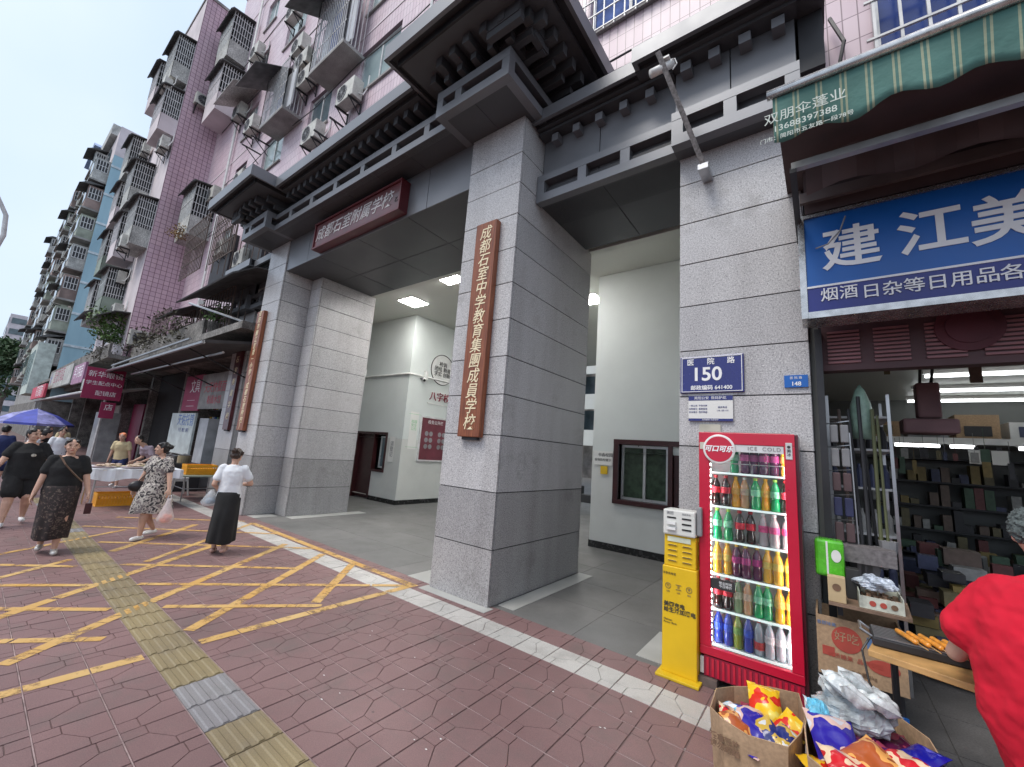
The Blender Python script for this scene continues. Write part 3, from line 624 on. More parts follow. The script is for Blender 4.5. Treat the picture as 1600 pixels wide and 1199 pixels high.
# ceiling, side walls and lamps
ps = thing('passage_ceiling', None, None, kind='structure')
cube('ceiling', -13.4, -.2, 5.86, 16, 5.76, 5.9, CEIL, ps)
cube('passage_wall', -.95, -.75, 5.9, 8.2, 0, 5.755, WHITEW, ps); cube('passage_wall', -13.6, -13.4, 5.9, 8.2, 0, 5.755, WHITEW, ps)
cube('lintel_back', -9.9, -3.95, 5.855, 5.99, 5.56, 5.755, CEIL, ps); cube('lintel_back', -3.03, -.96, 5.855, 5.99, 5.21, 5.755, CEIL, ps); cube('lintel_back', -13.4, -10.84, 5.855, 5.99, 5.21, 5.755, CEIL, ps)
for i, (x, y, lab) in enumerate([(-9.1, 7.0, 'nearer left'), (-6.95, 6.3, 'central'), (-4.6, 9.0, 'right hand'), (-7.3, 13.2, 'far'), (-4.72, 6.6, 'added, unseen middle')]):  # last panel is added, unseen behind the pillar, to brighten the guard wall
    t = thing('ceiling_light', f'square white lit ceiling panel, the {lab} one in the covered gateway', 'ceiling light', (x, y, 5.75), 'lit panels in the gateway ceiling')
    cube('frame', x-.33, x+.33, y-.33, y+.33, 5.745, 5.758, WHITEP, t); cube('diffuser', x-.29, x+.29, y-.29, y+.29, 5.735, 5.744, LAMP, t)
# school yard building seen through the passage
yb = thing('school_building', 'distant school building with white balcony bands beyond the passage', 'building', (-14, 34, 0))
for k in range(4):
    cube('balcony_band', -40, 8, 33.8, 34, 2.9+3.3*k, 4.3+3.3*k, WHITEW, yb); cube('dark_gallery', -40, 8, 35, 35.2, 4.3+3.3*k, 6.2+3.3*k, GLASSD, yb)
cube('body', -40, 8, 35.2, 45, 0, 17, CONC, yb)
for k in range(12): cube('column', -38+4*k, -37.6+4*k, 34.1, 34.5, 0, 16, CONC, yb)
bk = thing('parked_scooter', 'dark scooter parked just behind the central pillar in the yard', 'scooter', (-6.1, 12.2, 0))
obj('body', MB().box(-6.8, -5.5, 12.1, 12.4, .35, .6).box(-6.7, -6.2, 12.1, 12.4, .6, .85).tube([(-5.6, 12.25, .5), (-5.4, 12.25, 1.05)], .05), METD, bk, bev=.04)
for x in (-6.6, -5.4): obj('wheel', MB().lathe([(.12, -.05), (.25, -.05), (.25, .05), (.12, .05)], 18, (x, 12.25, .25), 'y'), BLACK, bk)
obj('handlebar', MB().tube([(-5.42, 11.95, 1.1), (-5.4, 12.25, 1.05), (-5.42, 12.55, 1.1)], .02), BLACK, bk); obj('mirror', MB().ell((-5.45, 11.95, 1.3), (.02, .08, .05)).tube([(-5.42, 12.0, 1.1), (-5.45, 11.95, 1.3)], .01), BLACK, bk)
# ================================================================== pink apartment block over the gate
pk = thing('pink_apartment_block', 'pink tiled apartment block rising behind the gateway with cages and air conditioners', 'apartment block', (-12, 5, 0))
CG = M('canopy_dark', (.10, .10, .10), .7, .2, .4, 4); PANEL = M('weathered_panel', (.42, .42, .40), .7, 0, .35, 1.5, fine=(20, .3)); PANELG = M('green_grey_panel', (.20, .24, .20), .7, 0, .5, 1.2)
PLAIN = M('pale_pink_render', (.64, .57, .59), .8, 0, .2, .7)
ZR = [8.4, 11.18, 13.96, 16.74, 19.52]
COLS = [(1.55, 1.7), (-2.05, 1.3), (-5.6, 1.7), (-9.1, 1.85), (-12.2, 1.4), (-15.5, 1.7), (-18.6, 1.2)]
holes = [(c-w_/2, c+w_/2, z, z+1.42) for c, w_ in COLS for z in ZR]
wall_holes(-23.2, 8, 5.9, 24.2, 4.9, holes, PINK, pk, depth=.1); cube('wall_foot', -23.15, -13.9, 4.905, 5.2, 5.0, 5.9, PINK, pk); cube('wall_foot', .0, 8, 4.902, 5.2, 5.55, 5.9, PINK, pk)
cube('parapet', -23.2, 8, 4.84, 5.1, 24.2, 24.5, CONC, pk); cube('block_body', -23.2, 8, 5.25, 16, 5.9, 24.2, PLAIN, pk)
for c, w_ in COLS:
    for z in ZR:
        window(c-w_/2+.01, c+w_/2-.01, z+.01, z+1.41, 4.98, pk, STEELW, CURT if c > -3 and z < 9 else random.choice((GLASSL, GLASSL, GLASSD)), cols=2)
        cube('window_sill', c-w_/2-.05, c+w_/2+.05, 4.84, 4.9, z-.06, z, CONC, pk)
for z in (10.4, 13.2, 15.95, 18.8, 21.6): cube('string_course', -23.18, 7.9, 4.885, 4.899, z, z+.05, PLAIN, pk)
obj('drainpipe', MB().tube([(-20.0, 4.8, 6), (-20.0, 4.8, 24)], .055, 6).tube([(-6.9, 4.82, 7), (-6.9, 4.82, 24)], .04, 6), WHITEP, pk)
# projecting wing
cube('wing_body', -31, -23.2, 3.43, 16, 5.9, 22.6, PLAIN, pk)
obj('wing_side_wall', MB().quad((-23.195, 3.4, 4.4), (-23.195, 4.9, 4.4), (-23.195, 4.9, 22.8), (-23.195, 3.4, 22.8)), PINKY, pk)
wh = [(a, a+1.3, z-.1, z+1.3) for a in (-26.2, -28.6) for z in (5.6, *ZR)]
wall_holes(-31, -23.2, 4.4, 22.8, 3.4, wh, PLAIN, pk, 'wing_front_wall', depth=.02)
for a, b, c, d in wh: window(a+.01, b-.01, c+.01, d-.01, 3.405, pk, STEELW, random.choice((GLASSD, GLASSL)))
cube('parapet', -31, -23.15, 3.36, 4.9, 22.8, 22.95, CONC, pk)
BAR = STEELW
def bay(par, x0, x1, y0, y1, z0, z1, pan=PANEL, bars=8, canopy=True, solid=.35, bmt=BAR, nm='balcony_cage'):
    """enclosed balcony box: panel front, barred side facing the camera, canopy"""
    b = obj(nm, MB().box(x0, x1, y0, y1, z0-.08, z0).quad((x0, y0, z0), (x1, y0, z0), (x1, y0, z1), (x0, y0, z1)).box(x0, x1, y0+.02, y1, z0+.001, z0+(z1-z0)*solid), pan, par)
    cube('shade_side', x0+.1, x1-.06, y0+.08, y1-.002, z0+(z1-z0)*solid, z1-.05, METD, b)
    mb = MB(); zz = z0+(z1-z0)*solid; h = z1-zz
    for k in range(bars+1):
        y = y0+(y1-y0)*k/bars; mb.box(x1-.012, x1+.012, y-.012, y+.012, zz, z1)
    for k in range(4): z = zz+h*(k+.5)/4; mb.box(x1-.01, x1+.011, y0, y1, z-.012, z+.012)
    for k in range(9): x = x0+(x1-x0)*k/8; mb.box(x-.012, x+.012, y0-.02, y0-.001, zz, z1)
    mb.box(x0, x1, y0-.021, y0-.002, (zz+z1)/2-.012, (zz+z1)/2+.012); obj('cage_bars', mb, bmt, b)
    if canopy:
        c = MB().prism([(y0-.22, z1-.15), (y0-.12, z1+.02), (y1, z1+.13), (y1, z1+.09), (y0-.09, z1-.02), (y0-.19, z1-.17)], 'x', x0-.12, x1+.14); obj('canopy', c, CG, b)
    return b
for z in (18.75, 15.95, 9.9): bay(pk, -22.6, -20.9, 4.1, 4.9, z, z+2.3, random.choice((PANEL, PLAIN)))
for i, (x0, x1) in enumerate(((-25.2, -23.35), (-27.6, -26.0), (-30.9, -29.2))):
    for k, z in enumerate((17.9, 15.1, 12.3, 9.5, 6.7)):
        if (i + k) % 5 == 2 or (i == 0 and k in (2, 4)): continue
        bay(pk, x0, x1, 2.7 if i else 2.78, 3.4, z, z+2.15, (PANEL, PLAIN, PANELG)[(i+k) % 3])
# wide barred cages with dark sheet roofs on the main wall
def wide_cage(x0, x1, z0, z1, y0=4.25):
    b = cube('cage_floor', x0, x1, y0, 4.9, z0-.1, z0, CONC, pk); b.name = 'window_cage'
    mb = MB()
    n_ = int((x1-x0)/.11)
    for k in range(n_+1): x = x0+(x1-x0)*k/n_; mb.box(x-.009, x+.009, y0, y0+.018, z0, z1)
    for k in range(5): z = z0+(z1-z0)*k/4; mb.box(x0, x1, y0-.001, y0+.017, z-.01, z+.01)
    for x in (x0, x1):
        for k in range(6): y = y0+(4.9-y0)*k/6; mb.box(x-.009, x+.009, y, y+.018, z0, z1)
    o = obj('cage_bars', mb, BAR, pk)
    obj('sheet_awning', MB().prism([(y0-.75, z1-.55), (4.9, z1+.35), (4.9, z1+.38), (y0-.75, z1-.52)], 'x', x0-.6, x1-.7), CG, pk)
    for k in range(4):
        x = x0+(x1-x0)*(k+.5)/4; obj('hanging_laundry', MB().box(x-.2, x+.2, y0+.25, y0+.28, z0+.3, z1-.2), (WHTC, CURT, GREYP, WHTC)[k], pk)
wide_cage(-11.75, -9.85, 12.45, 15.0); wide_cage(-15.1, -13.35, 12.2, 14.1)
obj('sheet_awning', MB().prism([(3.9, 15.5), (4.9, 16.1), (4.9, 16.14), (3.9, 15.54)], 'x', -20.2, -18.0), PANEL, pk)
# grille over the window right of the eave and blue curtained window over the shop
mb = MB()
for k in range(10): x = -2.75+.17*k; mb.box(x-.01, x+.01, 4.80, 4.82, 8.3, 9.9)
for k in range(6): z = 8.35+.3*k; mb.box(-2.8, -1.2, 4.795, 4.815, z-.01, z+.01)
obj('window_grille', mb, STEELW, pk); mb = MB()
for k in range(12): x = .62+.19*k; mb.box(x-.012, x+.012, 4.72, 4.745, 5.5, 7.6)
for k in range(5): z = 5.6+.45*k; mb.box(.55, 3.0, 4.71, 4.735, z-.012, z+.012)
obj('window_grille', mb, STEELW, pk)
f_ = window(.62, 3.0, 5.55, 7.4, 4.84, pk, STEELW, M('blue_glass', (.02, .05, .22), .2, 0, .3, 2), cols=3)
cube('wall_foot', -.03, 8, 4.895, 5.2, 4.35, 5.55, PINK, pk)
for k in range(3): obj('loose_cable', MB().tube([(-2.9+.62*j, 4.8-.04*math.sin(j), 7.45+.12*k-.5*math.sin(j*.9+k)*.25-.1*j) for j in range(5)], .016, 5), METD, pk)
for k in range(6):
    y_ = 4.86-.02*k; z0_ = (7.5, 10.15, 12.1, 15.7, 18.5, 9.9)[k]; xs_ = [-22+2.4*j for j in range(9)]
    obj('loose_cable', MB().tube([(x_, y_, z0_+.10*math.sin(x_*1.3+k)-.05*math.cos(x_*2.9)) for x_ in xs_], .014, 4), METD, pk)
obj('loose_cable', MB().tube([(.28, 4.8, 6.6), (.38, 4.75, 6.2), (.3, 4.78, 5.8), (.45, 4.75, 5.4), (.42, 4.78, 5.0)], .02, 5), METD, pk)
# ------------------------------------------------ air conditioners, one prototype copied
def make_ac():
    t = thing('air_conditioner', 'ac', 'air conditioner', (0, 0, 0), local=True)
    obj('casing', MB().box(-.42, .42, -.3, 0, 0, .58), ACW, t, bev=.015)
    g = MB().lathe([(.235, -.302), (.235, -.315), (.21, -.315), (.21, -.302)], 20, (-.12, 0, .29), 'y')
    for k in range(6): a = math.pi*k/6; g.tube([(-.12+.22*math.cos(a), -.31, .29+.22*math.sin(a)), (-.12-.22*math.cos(a), -.31, .29-.22*math.sin(a))], .006, 4)
    obj('fan_grille', g, GREYP, t); obj('fan_opening', MB().lathe([(.21, -.303), (.21, -.3005)], 20, (-.12, 0, .29), 'y'), METD, t)
    br = MB()
    for x in (-.32, .32): br.box(x-.02, x+.02, -.34, .06, -.05, -.01).tube([(x, -.3, -.04), (x, .06, -.36)], .016, 4).box(x-.02, x+.02, .03, .06, -.4, 0)
    obj('bracket', br, METD, t); obj('pipe', MB().tube([(.42, -.12, .15), (.52, -.05, .1), (.54, .05, .4), (.52, .06, .8)], .02, 5), WHITEP, t); return t
ac0 = make_ac(); used = [0]; GA = 'air conditioner units hung on the street facades'
FL = {8: 'third', 11: 'fourth', 14: 'fifth', 17: 'sixth', 20: 'seventh'}
def ac(x, y, z, label, rz=0, s=1.0):
    o = ac0 if not used[0] else copy_tree(ac0)
    used[0] = 1; o.location = (x, y+.0, z); o.rotation_euler = (0, 0, rz); o['label'] = label; o['category'] = 'air conditioner'; o['group'] = GA; o.scale = (s, s, s); return o
for x, y, z, lb_ in [(-11.75, 4.82, 10.35, 'air conditioner right of the pale window just above the main eave'), (-9.9, 4.82, 10.75, 'white air conditioner beside the wide pale window over the eave'),
                     (-13.35, 4.82, 13.9, 'upper of two air conditioners left of the large window cage'), (-12.9, 4.82, 13.0, 'lower of two air conditioners left of the large window cage'),
                     (-14.0, 4.82, 14.9, 'rusty topmost air conditioner left of the large window cage'), (-17.4, 4.82, 13.4, 'air conditioner left of the smaller window cage'),
                     (-17.4, 4.82, 11.0, 'air conditioner with bent pipe below the smaller window cage'), (-20.6, 4.82, 11.5, 'small cream air conditioner near the tiled wing low on the pink wall'),
                     (-19.4, 4.82, 15.0, 'air conditioner under the grey sheet awning on the pink wall'), (-18.7, 4.82, 17.6, 'air conditioner high on the pink wall beside the round window'),
                     (-15.2, 4.82, 17.2, 'air conditioner near the top edge of the photo on the pink wall'), (-17.9, 4.82, 8.3, 'air conditioner above the lower ledge canopy left of the gateway'),
                     (-15.6, 4.82, 7.3, 'air conditioner nearest the outer left gate roof'), (-12.2, 4.6, 5.2, 'brown stained air conditioner beside the outer left gate pillar')]: ac(x, y, z, lb_)
ac(-23.1, 4.15, 16.9, 'air conditioner with round fan high on the tiled side of the wing', R(90)); ac(-23.1, 3.9, 5.0, 'big air conditioner at the foot of the tiled side of the wing', R(90), 1.15)
for i, (x, y, z, w_) in enumerate([(-23.8, 2.95, 17.1, 'sixth floor'), (-23.6, 3.3, 14.2, 'fifth floor'), (-24.2, 2.9, 9.3, 'third floor'), (-26.2, 3.3, 8.2, 'second floor'), (-26.0, 3.3, 12.2, 'fourth floor')]):
    ac(x, y, z, f'air conditioner on the {w_} of the projecting pink wing front')
for i, (x, z) in enumerate([(-28.3, 16.0), (-28.4, 13.2), (-28.2, 10.4), (-28.3, 7.4), (-25.0, 6.4)]):
    ac(x, 3.3, z, ['uppermost unit', 'second unit down', 'third unit down', 'lowest unit', 'low unit above the ledge shrub'][i]+' between the last two cage stacks of the pink wing' if i < 4 else 'low air conditioner just above the ledge shrub on the pink wing')
for x, y, z, lb_ in [(-10.3, 4.85, 10.0, 'empty'), (-16.2, 4.85, 12.2, 'empty')]:
    t = thing('wall_bracket', 'empty rusty bracket pair on the pink wall ' + ('below the wide pale window' if x > -12 else 'under the smaller cage'), 'bracket', (x, y, z))
    mb = MB()
    for dx in (-.4, .4): mb.box(x+dx-.02, x+dx+.02, y-.6, y+.05, z, z+.04).tube([(x+dx, y-.5, z+.02), (x+dx, y+.03, z-.4)], .016, 4)
    obj('bracket_arm', mb, METD, t)
# ------------------------------------------------ blue apartment block down the street
bl = thing('blue_apartment_block', 'tall pale blue apartment block with white floor bands far down the street', 'apartment block', (-70, 8, 0))
cube('body', -93, -50, 3.72, 18, 3.2, 25.6, CONC, bl)
obj('side_wall', MB().quad((-49.99, 3.7, 3.2), (-49.99, 18, 3.2), (-49.99, 18, 25.7), (-49.99, 3.7, 25.7)), BLUEW, bl)
obj('side_wall', MB().quad((-49.98, 3.7, 25.7), (-49.98, 18, 25.7), (-49.98, 18, 28.6), (-49.98, 3.7, 28.6)), PLAIN, bl); cube('top_storey', -60, -50, 3.75, 18, 25.6, 28.5, PLAIN, bl)
for k in range(8): cube('floor_band', -50, -49.93, 3.68, 18, 5.0+2.78*k, 5.2+2.78*k, M('pale_band', (.55, .62, .66), .8), bl)
BC = [(-52.2, -50.3), (-57.6, -55.2), (-63.5, -60.8), (-70, -67), (-77, -74), (-84.5, -81), (-91.5, -88.5)]
BP = [PANEL, M('olive_panel', (.30, .33, .27), .7, 0, .4, 1.2), M('brown_panel', (.27, .20, .18), .8, 0, .4, 1), M('hazed_panel', (.36, .35, .33), .8, 0, .4, 1.5)]  # far panel colours lightened to stand in for distance haze
for i, (x0, x1) in enumerate(BC):
    for k in range(8 if i else 7):
        z = 6.2+2.78*k; pn = BP[(i*3+k*5+k//3) % 4]; y0 = 2.75+.25*((i*7+k*3) % 3)/2
        b = cube('enclosed_balcony', x0, x1, y0, 3.72, z, z+2.1, pn, bl)
        wn = cube('window', x0+.15, x1-.15, y0-.03, y0-.001, z+.8, z+1.9, GLASSD, bl); cube('side_window', x1+.001, x1+.02, y0+.1, 3.6, z+.95, z+1.9, METD, bl)
        mb = MB()
        for j in range(5): y = y0+.1+(3.5-y0)*j/4; mb.box(x1+.021, x1+.05, y-.02, y+.02, z+.9, z+1.95)
        mb.box(x1+.022, x1+.049, y0+.08, 3.62, z+.88, z+.93).box(x1+.022, x1+.049, y0+.08, 3.62, z+1.4, z+1.44); obj('window_bars', mb, BAR, bl)
        cube('slab_edge', x0-.1, x1+.12, y0-.12, 3.72, z-.15, z-.001, CONC, bl)
        if (i+k*2) % 5 == 0: obj('sheet_canopy', MB().prism([(y0-.6, z+1.9), (y0, z+2.35), (3.7, z+2.4), (y0-.6, z+1.93)], 'x', x0-.15, x1+.2), CG, bl)
    for k in range(8):
        z = 6.4+2.78*k; xw = x0-1.4 if i else -53.8; cube('window', xw-.7, xw+.7, 3.66, 3.715, z+.5, z+1.8, GLASSD, bl)
        if i < 3:
            h_ = ('beside the nearest balcony stack', 'beside the second balcony stack', 'beside the third balcony stack')[i]
            if (i*2+k) % 4 != 3: ac(xw+.1, 3.4 if k % 2 else 3.1, z-.25, f'small air conditioner on the {["second","third","fourth","fifth","sixth","seventh","eighth","ninth"][k]} floor of the blue block {h_}', 0, 1.25)
cube('penthouse', -66, -60, 3.4, 12, 28.3, 30.4, BLUEW, bl); cube('penthouse', -58, -52, 3.3, 9, 28.55, 29.6, PANEL, bl)
obj('gable_roof', MB().prism([(-66.4, 30.4), (-59.6, 30.4), (-61, 31.3)], 'y', 2.9, 12), M('blue_sheet_roof', (.25, .32, .5), .5), bl)
cube('lower_storeys', -93, -50.2, 3.4, 18, 0, 3.19, DIRTC, bl); cube('stair_bay', -56.5, -50.1, 2.4, 3.39, 3.6, 7.8, M('pale_green_wall', (.5, .56, .52), .8), bl)
for x in (-55.6, -53.6, -51.6): cube('stair_window', x-.7, x+.7, 2.36, 2.399, 4.4, 7.2, GLASSL, bl)
# distant tower and trees closing the street
fb = thing('distant_tower', 'pale distant tower at the far left end of the street', 'building', (-210, 2, 0)); cube('body', -240, -205, 2.5, 30, 0, 34, PLAIN, fb)
for k in range(9): cube('window_band', -240, -204.9, 2.4, 2.49, 3+3.5*k, 4.8+3.5*k, GLASSD, fb); cube('window_band', -204.99, -204.9, 3, 29, 3+3.5*k, 4.8+3.5*k, GLASSD, fb)
def leaves(mb, c, r, n_, s):
    for k in range(n_):
        a, b = random.uniform(0, 6.28), math.acos(random.uniform(-1, 1)); q = r*random.uniform(.35, 1)**.5*(1+.25*math.sin(3*a)*math.sin(2*b))
        p = Vector(c)+Vector((math.sin(b)*math.cos(a), math.sin(b)*math.sin(a), math.cos(b)*.8))*q
        u = Vector((random.uniform(-1, 1), random.uniform(-1, 1), random.uniform(-1, 1))).normalized(); v = u.orthogonal().normalized(); z = s*random.uniform(.6, 1.3)
        mb.quad(p-u*z, p+v*z*.45, p+u*z, p-v*z*.45)
for i, (x, y, h_, r, lb_) in enumerate([(-112, 3, 9, 5.5, 'dark leafy street tree at the far left end of the street'), (-125, 1, 11, 6, 'second street tree behind the first at the far left')]):
    t = thing('street_tree', lb_, 'tree', (x, y, 0)); obj('trunk', MB().tube([(x, y, 0), (x+.3, y, h_*.5), (x, y+.4, h_)], [.35, .25, .1], 8).tube([(x+.2, y, h_*.5), (x+2.5, y-1.5, h_*.95)], [.2, .07], 6).tube([(x+.2, y, h_*.45), (x-2.5, y+1.5, h_*.95)], [.2, .07], 6), RUST, t)
    mb = MB()
    for k in range(9): leaves(mb, (x+random.uniform(-3, 3), y+random.uniform(-3, 3), h_+random.uniform(-2, 4)), r*.5, 260, .45)
    obj('crown', mb, LEAFD, t)
# ================================================================== ground floor shops left of the gate
sh = thing('shop_row', 'dark ground floor shop row left of the gateway under awnings', 'shops', (-30, 5, 0))
cube('back_wall', -50, -14.1, 6.6, 7, 0, 5.9, METD, sh)
for x in (-14.3, -19.3, -24.2, -29.5, -35, -41, -47): cube('party_wall', x-.15, x+.15, 4.75, 6.6, 0, 5.3, DIRTC, sh)
cube('upper_slab', -50, -13.9, 4.4, 16, 4.05, 4.38, DIRTC, sh); cube('upper_wall', -22.55, -13.9, 4.95, 5.2, 4.38, 6.0, DIRTC, sh)
cube('balcony_slab', -22.5, -11.0, 3.55, 4.9, 4.22, 4.4, DIRTC, sh); cube('balcony_slab', -50, -22.5, 2.9, 4.9, 4.3, 4.46, DIRTC, sh)
obj('balcony_parapet', MB().box(-22.5, -13.9, 3.55, 3.62, 4.4, 4.85).box(-42, -22.6, 2.9, 2.98, 4.461, 4.9), DIRTC, sh)
# second floor clutter: cages and canopies over the balcony
for x0, x1, z0, z1 in ((-21.9, -19.4, 4.6, 6.2), (-18.9, -16.3, 4.7, 5.6), (-15.9, -13.0, 4.6, 5.8), (-19.2, -16.9, 7.2, 9.3), (-15.9, -13.9, 7.1, 9.0)):
    mb = MB()
    for k in range(14): x = x0+(x1-x0)*k/13; mb.box(x-.012, x+.012, 3.85, 3.87, z0, z1)
    for k in range(5): z = z0+(z1-z0)*k/4; mb.box(x0, x1, 3.845, 3.865, z-.012, z+.012)
    for k in range(6): y = 3.87+.17*k; mb.box(x1-.012, x1+.012, y, y+.02, z0, z1)
    obj('balcony_cage', mb, RUST, sh); cube('room_opening', x0+.2, x1-.2, 4.70, 4.93, z0+.1, z1-.3, METD, sh)
for x0, x1, z in ((-17.9, -15.8, 5.75), (-15.7, -11.2, 6.0), (-26, -23.4, 6.5), (-30.8, -27.6, 7.3)):
    y0 = 3.2 if x0 > -23 else 2.4
    obj('sheet_canopy', MB().prism([(y0, z-.45), (y0+.5, z-.1), (y0+1.9, z+.12), (y0+1.9, z+.09), (y0+.5, z-.14), (y0+.02, z-.48)], 'x', x0, x1), CG, sh)
# awnings over the pavement
obj('awning', MB().prism([(2.95, 3.78), (4.6, 4.12), (4.6, 4.06), (2.95, 3.70)], 'x', -22.3, -11.2), AWN, sh)
obj('awning_rail', MB().tube([(-22.3, 2.93, 3.72), (-11.2, 2.93, 3.72)], .045, 6).tube([(-20, 3.3, 3.55), (-11.4, 3.4, 3.6)], .03, 6).tube([(-21.5, 2.95, 3.9), (-13, 3.1, 4.05)], .035, 6), STEEL, sh)
for x in (-21.8, -18.6, -15.4, -12.4): obj('awning_strut', MB().tube([(x, 2.95, 3.7), (x, 4.6, 3.1)], .02, 5), METD, sh)
obj('awning', MB().prism([(2.6, 2.92), (4.5, 3.35), (4.5, 3.28), (2.6, 2.84)], 'x', -44, -22.6), M('pale_awning', (.32, .35, .33), .8, 0, .2, 2), sh)
obj('awning_rail', MB().tube([(-44, 2.58, 2.88), (-22.6, 2.58, 2.88)], .05, 6), STEELW, sh); cube('awning_box', -24.5, -22.3, 2.6, 2.9, 3.0, 3.45, M('awning_case', (.36, .38, .36), .6), sh)
for x in (-44,): obj('awning_post', MB().tube([(x, 2.7, 0), (x, 2.7, 2.85)], .035, 6), STEELW, sh)
# interiors (plain shelves and shutters)
for k, (x0, x1, mt) in enumerate(((-49, -47.2, PANEL), (-44.5, -41.5, REDD), (-38, -35.5, GLASSL), (-34, -31, PANEL), (-29.2, -27, BURG), (-26.5, -24.6, GLASSL))):
    cube('shop_front', x0, x1, 5.2, 5.3, 0, 2.8, mt, sh)
cube('dark_curtain', -24.0, -19.6, 5.0, 5.05, 0, 4.0, BLACK, sh); obj('pipe_post', MB().tube([(-23.9, 3.3, 0), (-23.6, 3.3, 4.2)], .05, 6), STEELW, sh)
for k in range(5):
    cube('stall_shelf', -19.0, -16.6, 5.6, 6.0, .5+.5*k, .53+.5*k, STEEL, sh)
    for j in range(9): cube('shelf_goods', -18.9+.25*j, -18.75+.25*j, 5.62, 5.9, .53+.5*k, .75+.5*k+.05*((j*k) % 3), (PAPER, BURG, BLUES, YEL, GRN)[(j*2+k) % 5], sh)
panel('sign', 'burgundy hanging sign with white characters for glasses shop beyond the tiled wing', 'shop sign', 2.4, 3.5, 2.6, 3.8, -22.2, BURG, '+x', .06, [('新华眼镜', 0, .34, .25, WHITEL), ('学生配点中心', 0, 0, .172, WHITEL), ('配镜店', .1, -.38, .2, WHITEL)])
panel('sign', 'lower burgundy strip sign ending with one white character under the glasses sign', 'shop sign', 3.0, 3.42, 1.9, 2.52, -22.25, BURG, '+x', .05, [('店', .02, .1, .26, WHITEL)])
panel('sign', 'pale sign with blue star logo and characters far along the left shops', 'shop sign', -38, -29, 3.5, 4.5, 2.75, PANEL, '-y', .1, [('星光文具店', -.3, .1, .85, BURG), ('★', -3.8, .05, 1.0, BLUED)])
panel('sign', 'purple and white shop sign beside the pale blue panel along the left shops', 'shop sign', -28.6, -25.4, 3.4, 4.3, 2.75, M('mauve_sign', (.35, .16, .27), .5), '-y', .08, [('学习用品', 0, .05, .6, WHITEL)])
panel('sign', 'red shop sign with white characters behind the blue parasol', 'shop sign', -44, -36, 2.95, 3.75, 2.5, NOTR, '-y', .1, [('好又多超市', 1, 0, .75, WHITEL)])
panel('sign', 'dark red sign with pale characters under the awning beside the gateway', 'shop sign', -18.4, -16.6, 2.35, 3.6, 4.6, BURG, '-y', .05, [('文具', .2, .2, .5, WHITEL), ('————\n————', 0, -.35, .2, WHITEL)])
panel('sign', 'weathered grey sign with faded red vertical lettering beside the outer left pillar', 'shop sign', -16.5, -13.9, 2.4, 3.55, 4.55, M('faded_sign', (.26, .25, .24), .6, 0, .4, 3), '-y', .05, [('天天快餐面', 0, .1, .38, NOTR), ('粉面水饺', .1, -.3, .3, NOTR)])
panel('white_board', 'white standing board with blue characters in front of the dark shop', 'board', -18.6, -16.1, .9, 2.25, 4.45, M('pale_board', (.52, .58, .57), .4), '-y', .06, [('天佑托管', .35, .42, .42, BLUES), ('午托  晚托  辅导', .3, .1, .15, BLUED)])
tag(cube('white_cabinet', -16.0, -15.2, 4.5, 5.1, 0, 2.1, M('grey_cabinet', (.42, .43, .45), .4)), 'tall pale grey cabinet beside the outer left gate pillar', 'cabinet')
tag(cube('storage_cabinet', -27.3, -25.6, 3.6, 4.2, 0, 2.2, M('grey_cabinet2', (.30, .31, .32), .4)), 'grey metal cabinet standing beside the dark red shop front on the left', 'cabinet')
# plants on the ledges
def shrub(name, label, c, r, n_, s, pot=True, mt=LEAF):
    t = thing(name, label, 'plant', (c[0], c[1], c[2]-r)); mb = MB()
    for k in range(6): leaves(mb, (c[0]+random.uniform(-.5, .5)*r, c[1]+random.uniform(-.4, .4)*r, c[2]+random.uniform(-.5, .6)*r), r*.6, n_//6, s)
    obj('foliage', mb, mt, t); st = MB()
    for k in range(5): st.tube([(c[0], c[1], c[2]-r), (c[0]+random.uniform(-.6, .6)*r, c[1]+random.uniform(-.4, .4)*r, c[2]+.3*r)], .02, 4)
    obj('stem', st, RUST, t)
    if pot: obj('pot', MB().lathe([(.14, c[2]-r-.3), (.2, c[2]-r), (.17, c[2]-r)], 12, (c[0], c[1], 0)), DIRTC, t)
shrub('ledge_shrub', 'bright green shrub growing on the ledge left of the tiled wing', (-24.2, 2.9, 5.7), .85, 800, .075)
shrub('potted_plant', 'small green plant on the balcony ledge above the left awning', (-13.9, 3.8, 5.15), .35, 260, .05)
shrub('climbing_plant', 'brown and green creeper on the barred balcony near the gate roof', (-21.2, 3.95, 9.9), .45, 260, .05, False, M('dry_leaf', (.22, .14, .06), .8, 0, .4, 4))
mb = MB()
for k in range(16): leaves(mb, (random.uniform(-30, -14.5), random.uniform(2.7, 3.8) if k % 2 else 3.5, random.uniform(4.4, 4.9)), .45, 70, .06)
vn = thing('ledge_vines', 'dusty trailing vines along the second floor ledge above the left awning', 'vines', (-22, 3.2, 4.4)); obj('foliage', mb, M('dusty_leaf', (.07, .065, .045), .8, 0, .5, 4), vn)
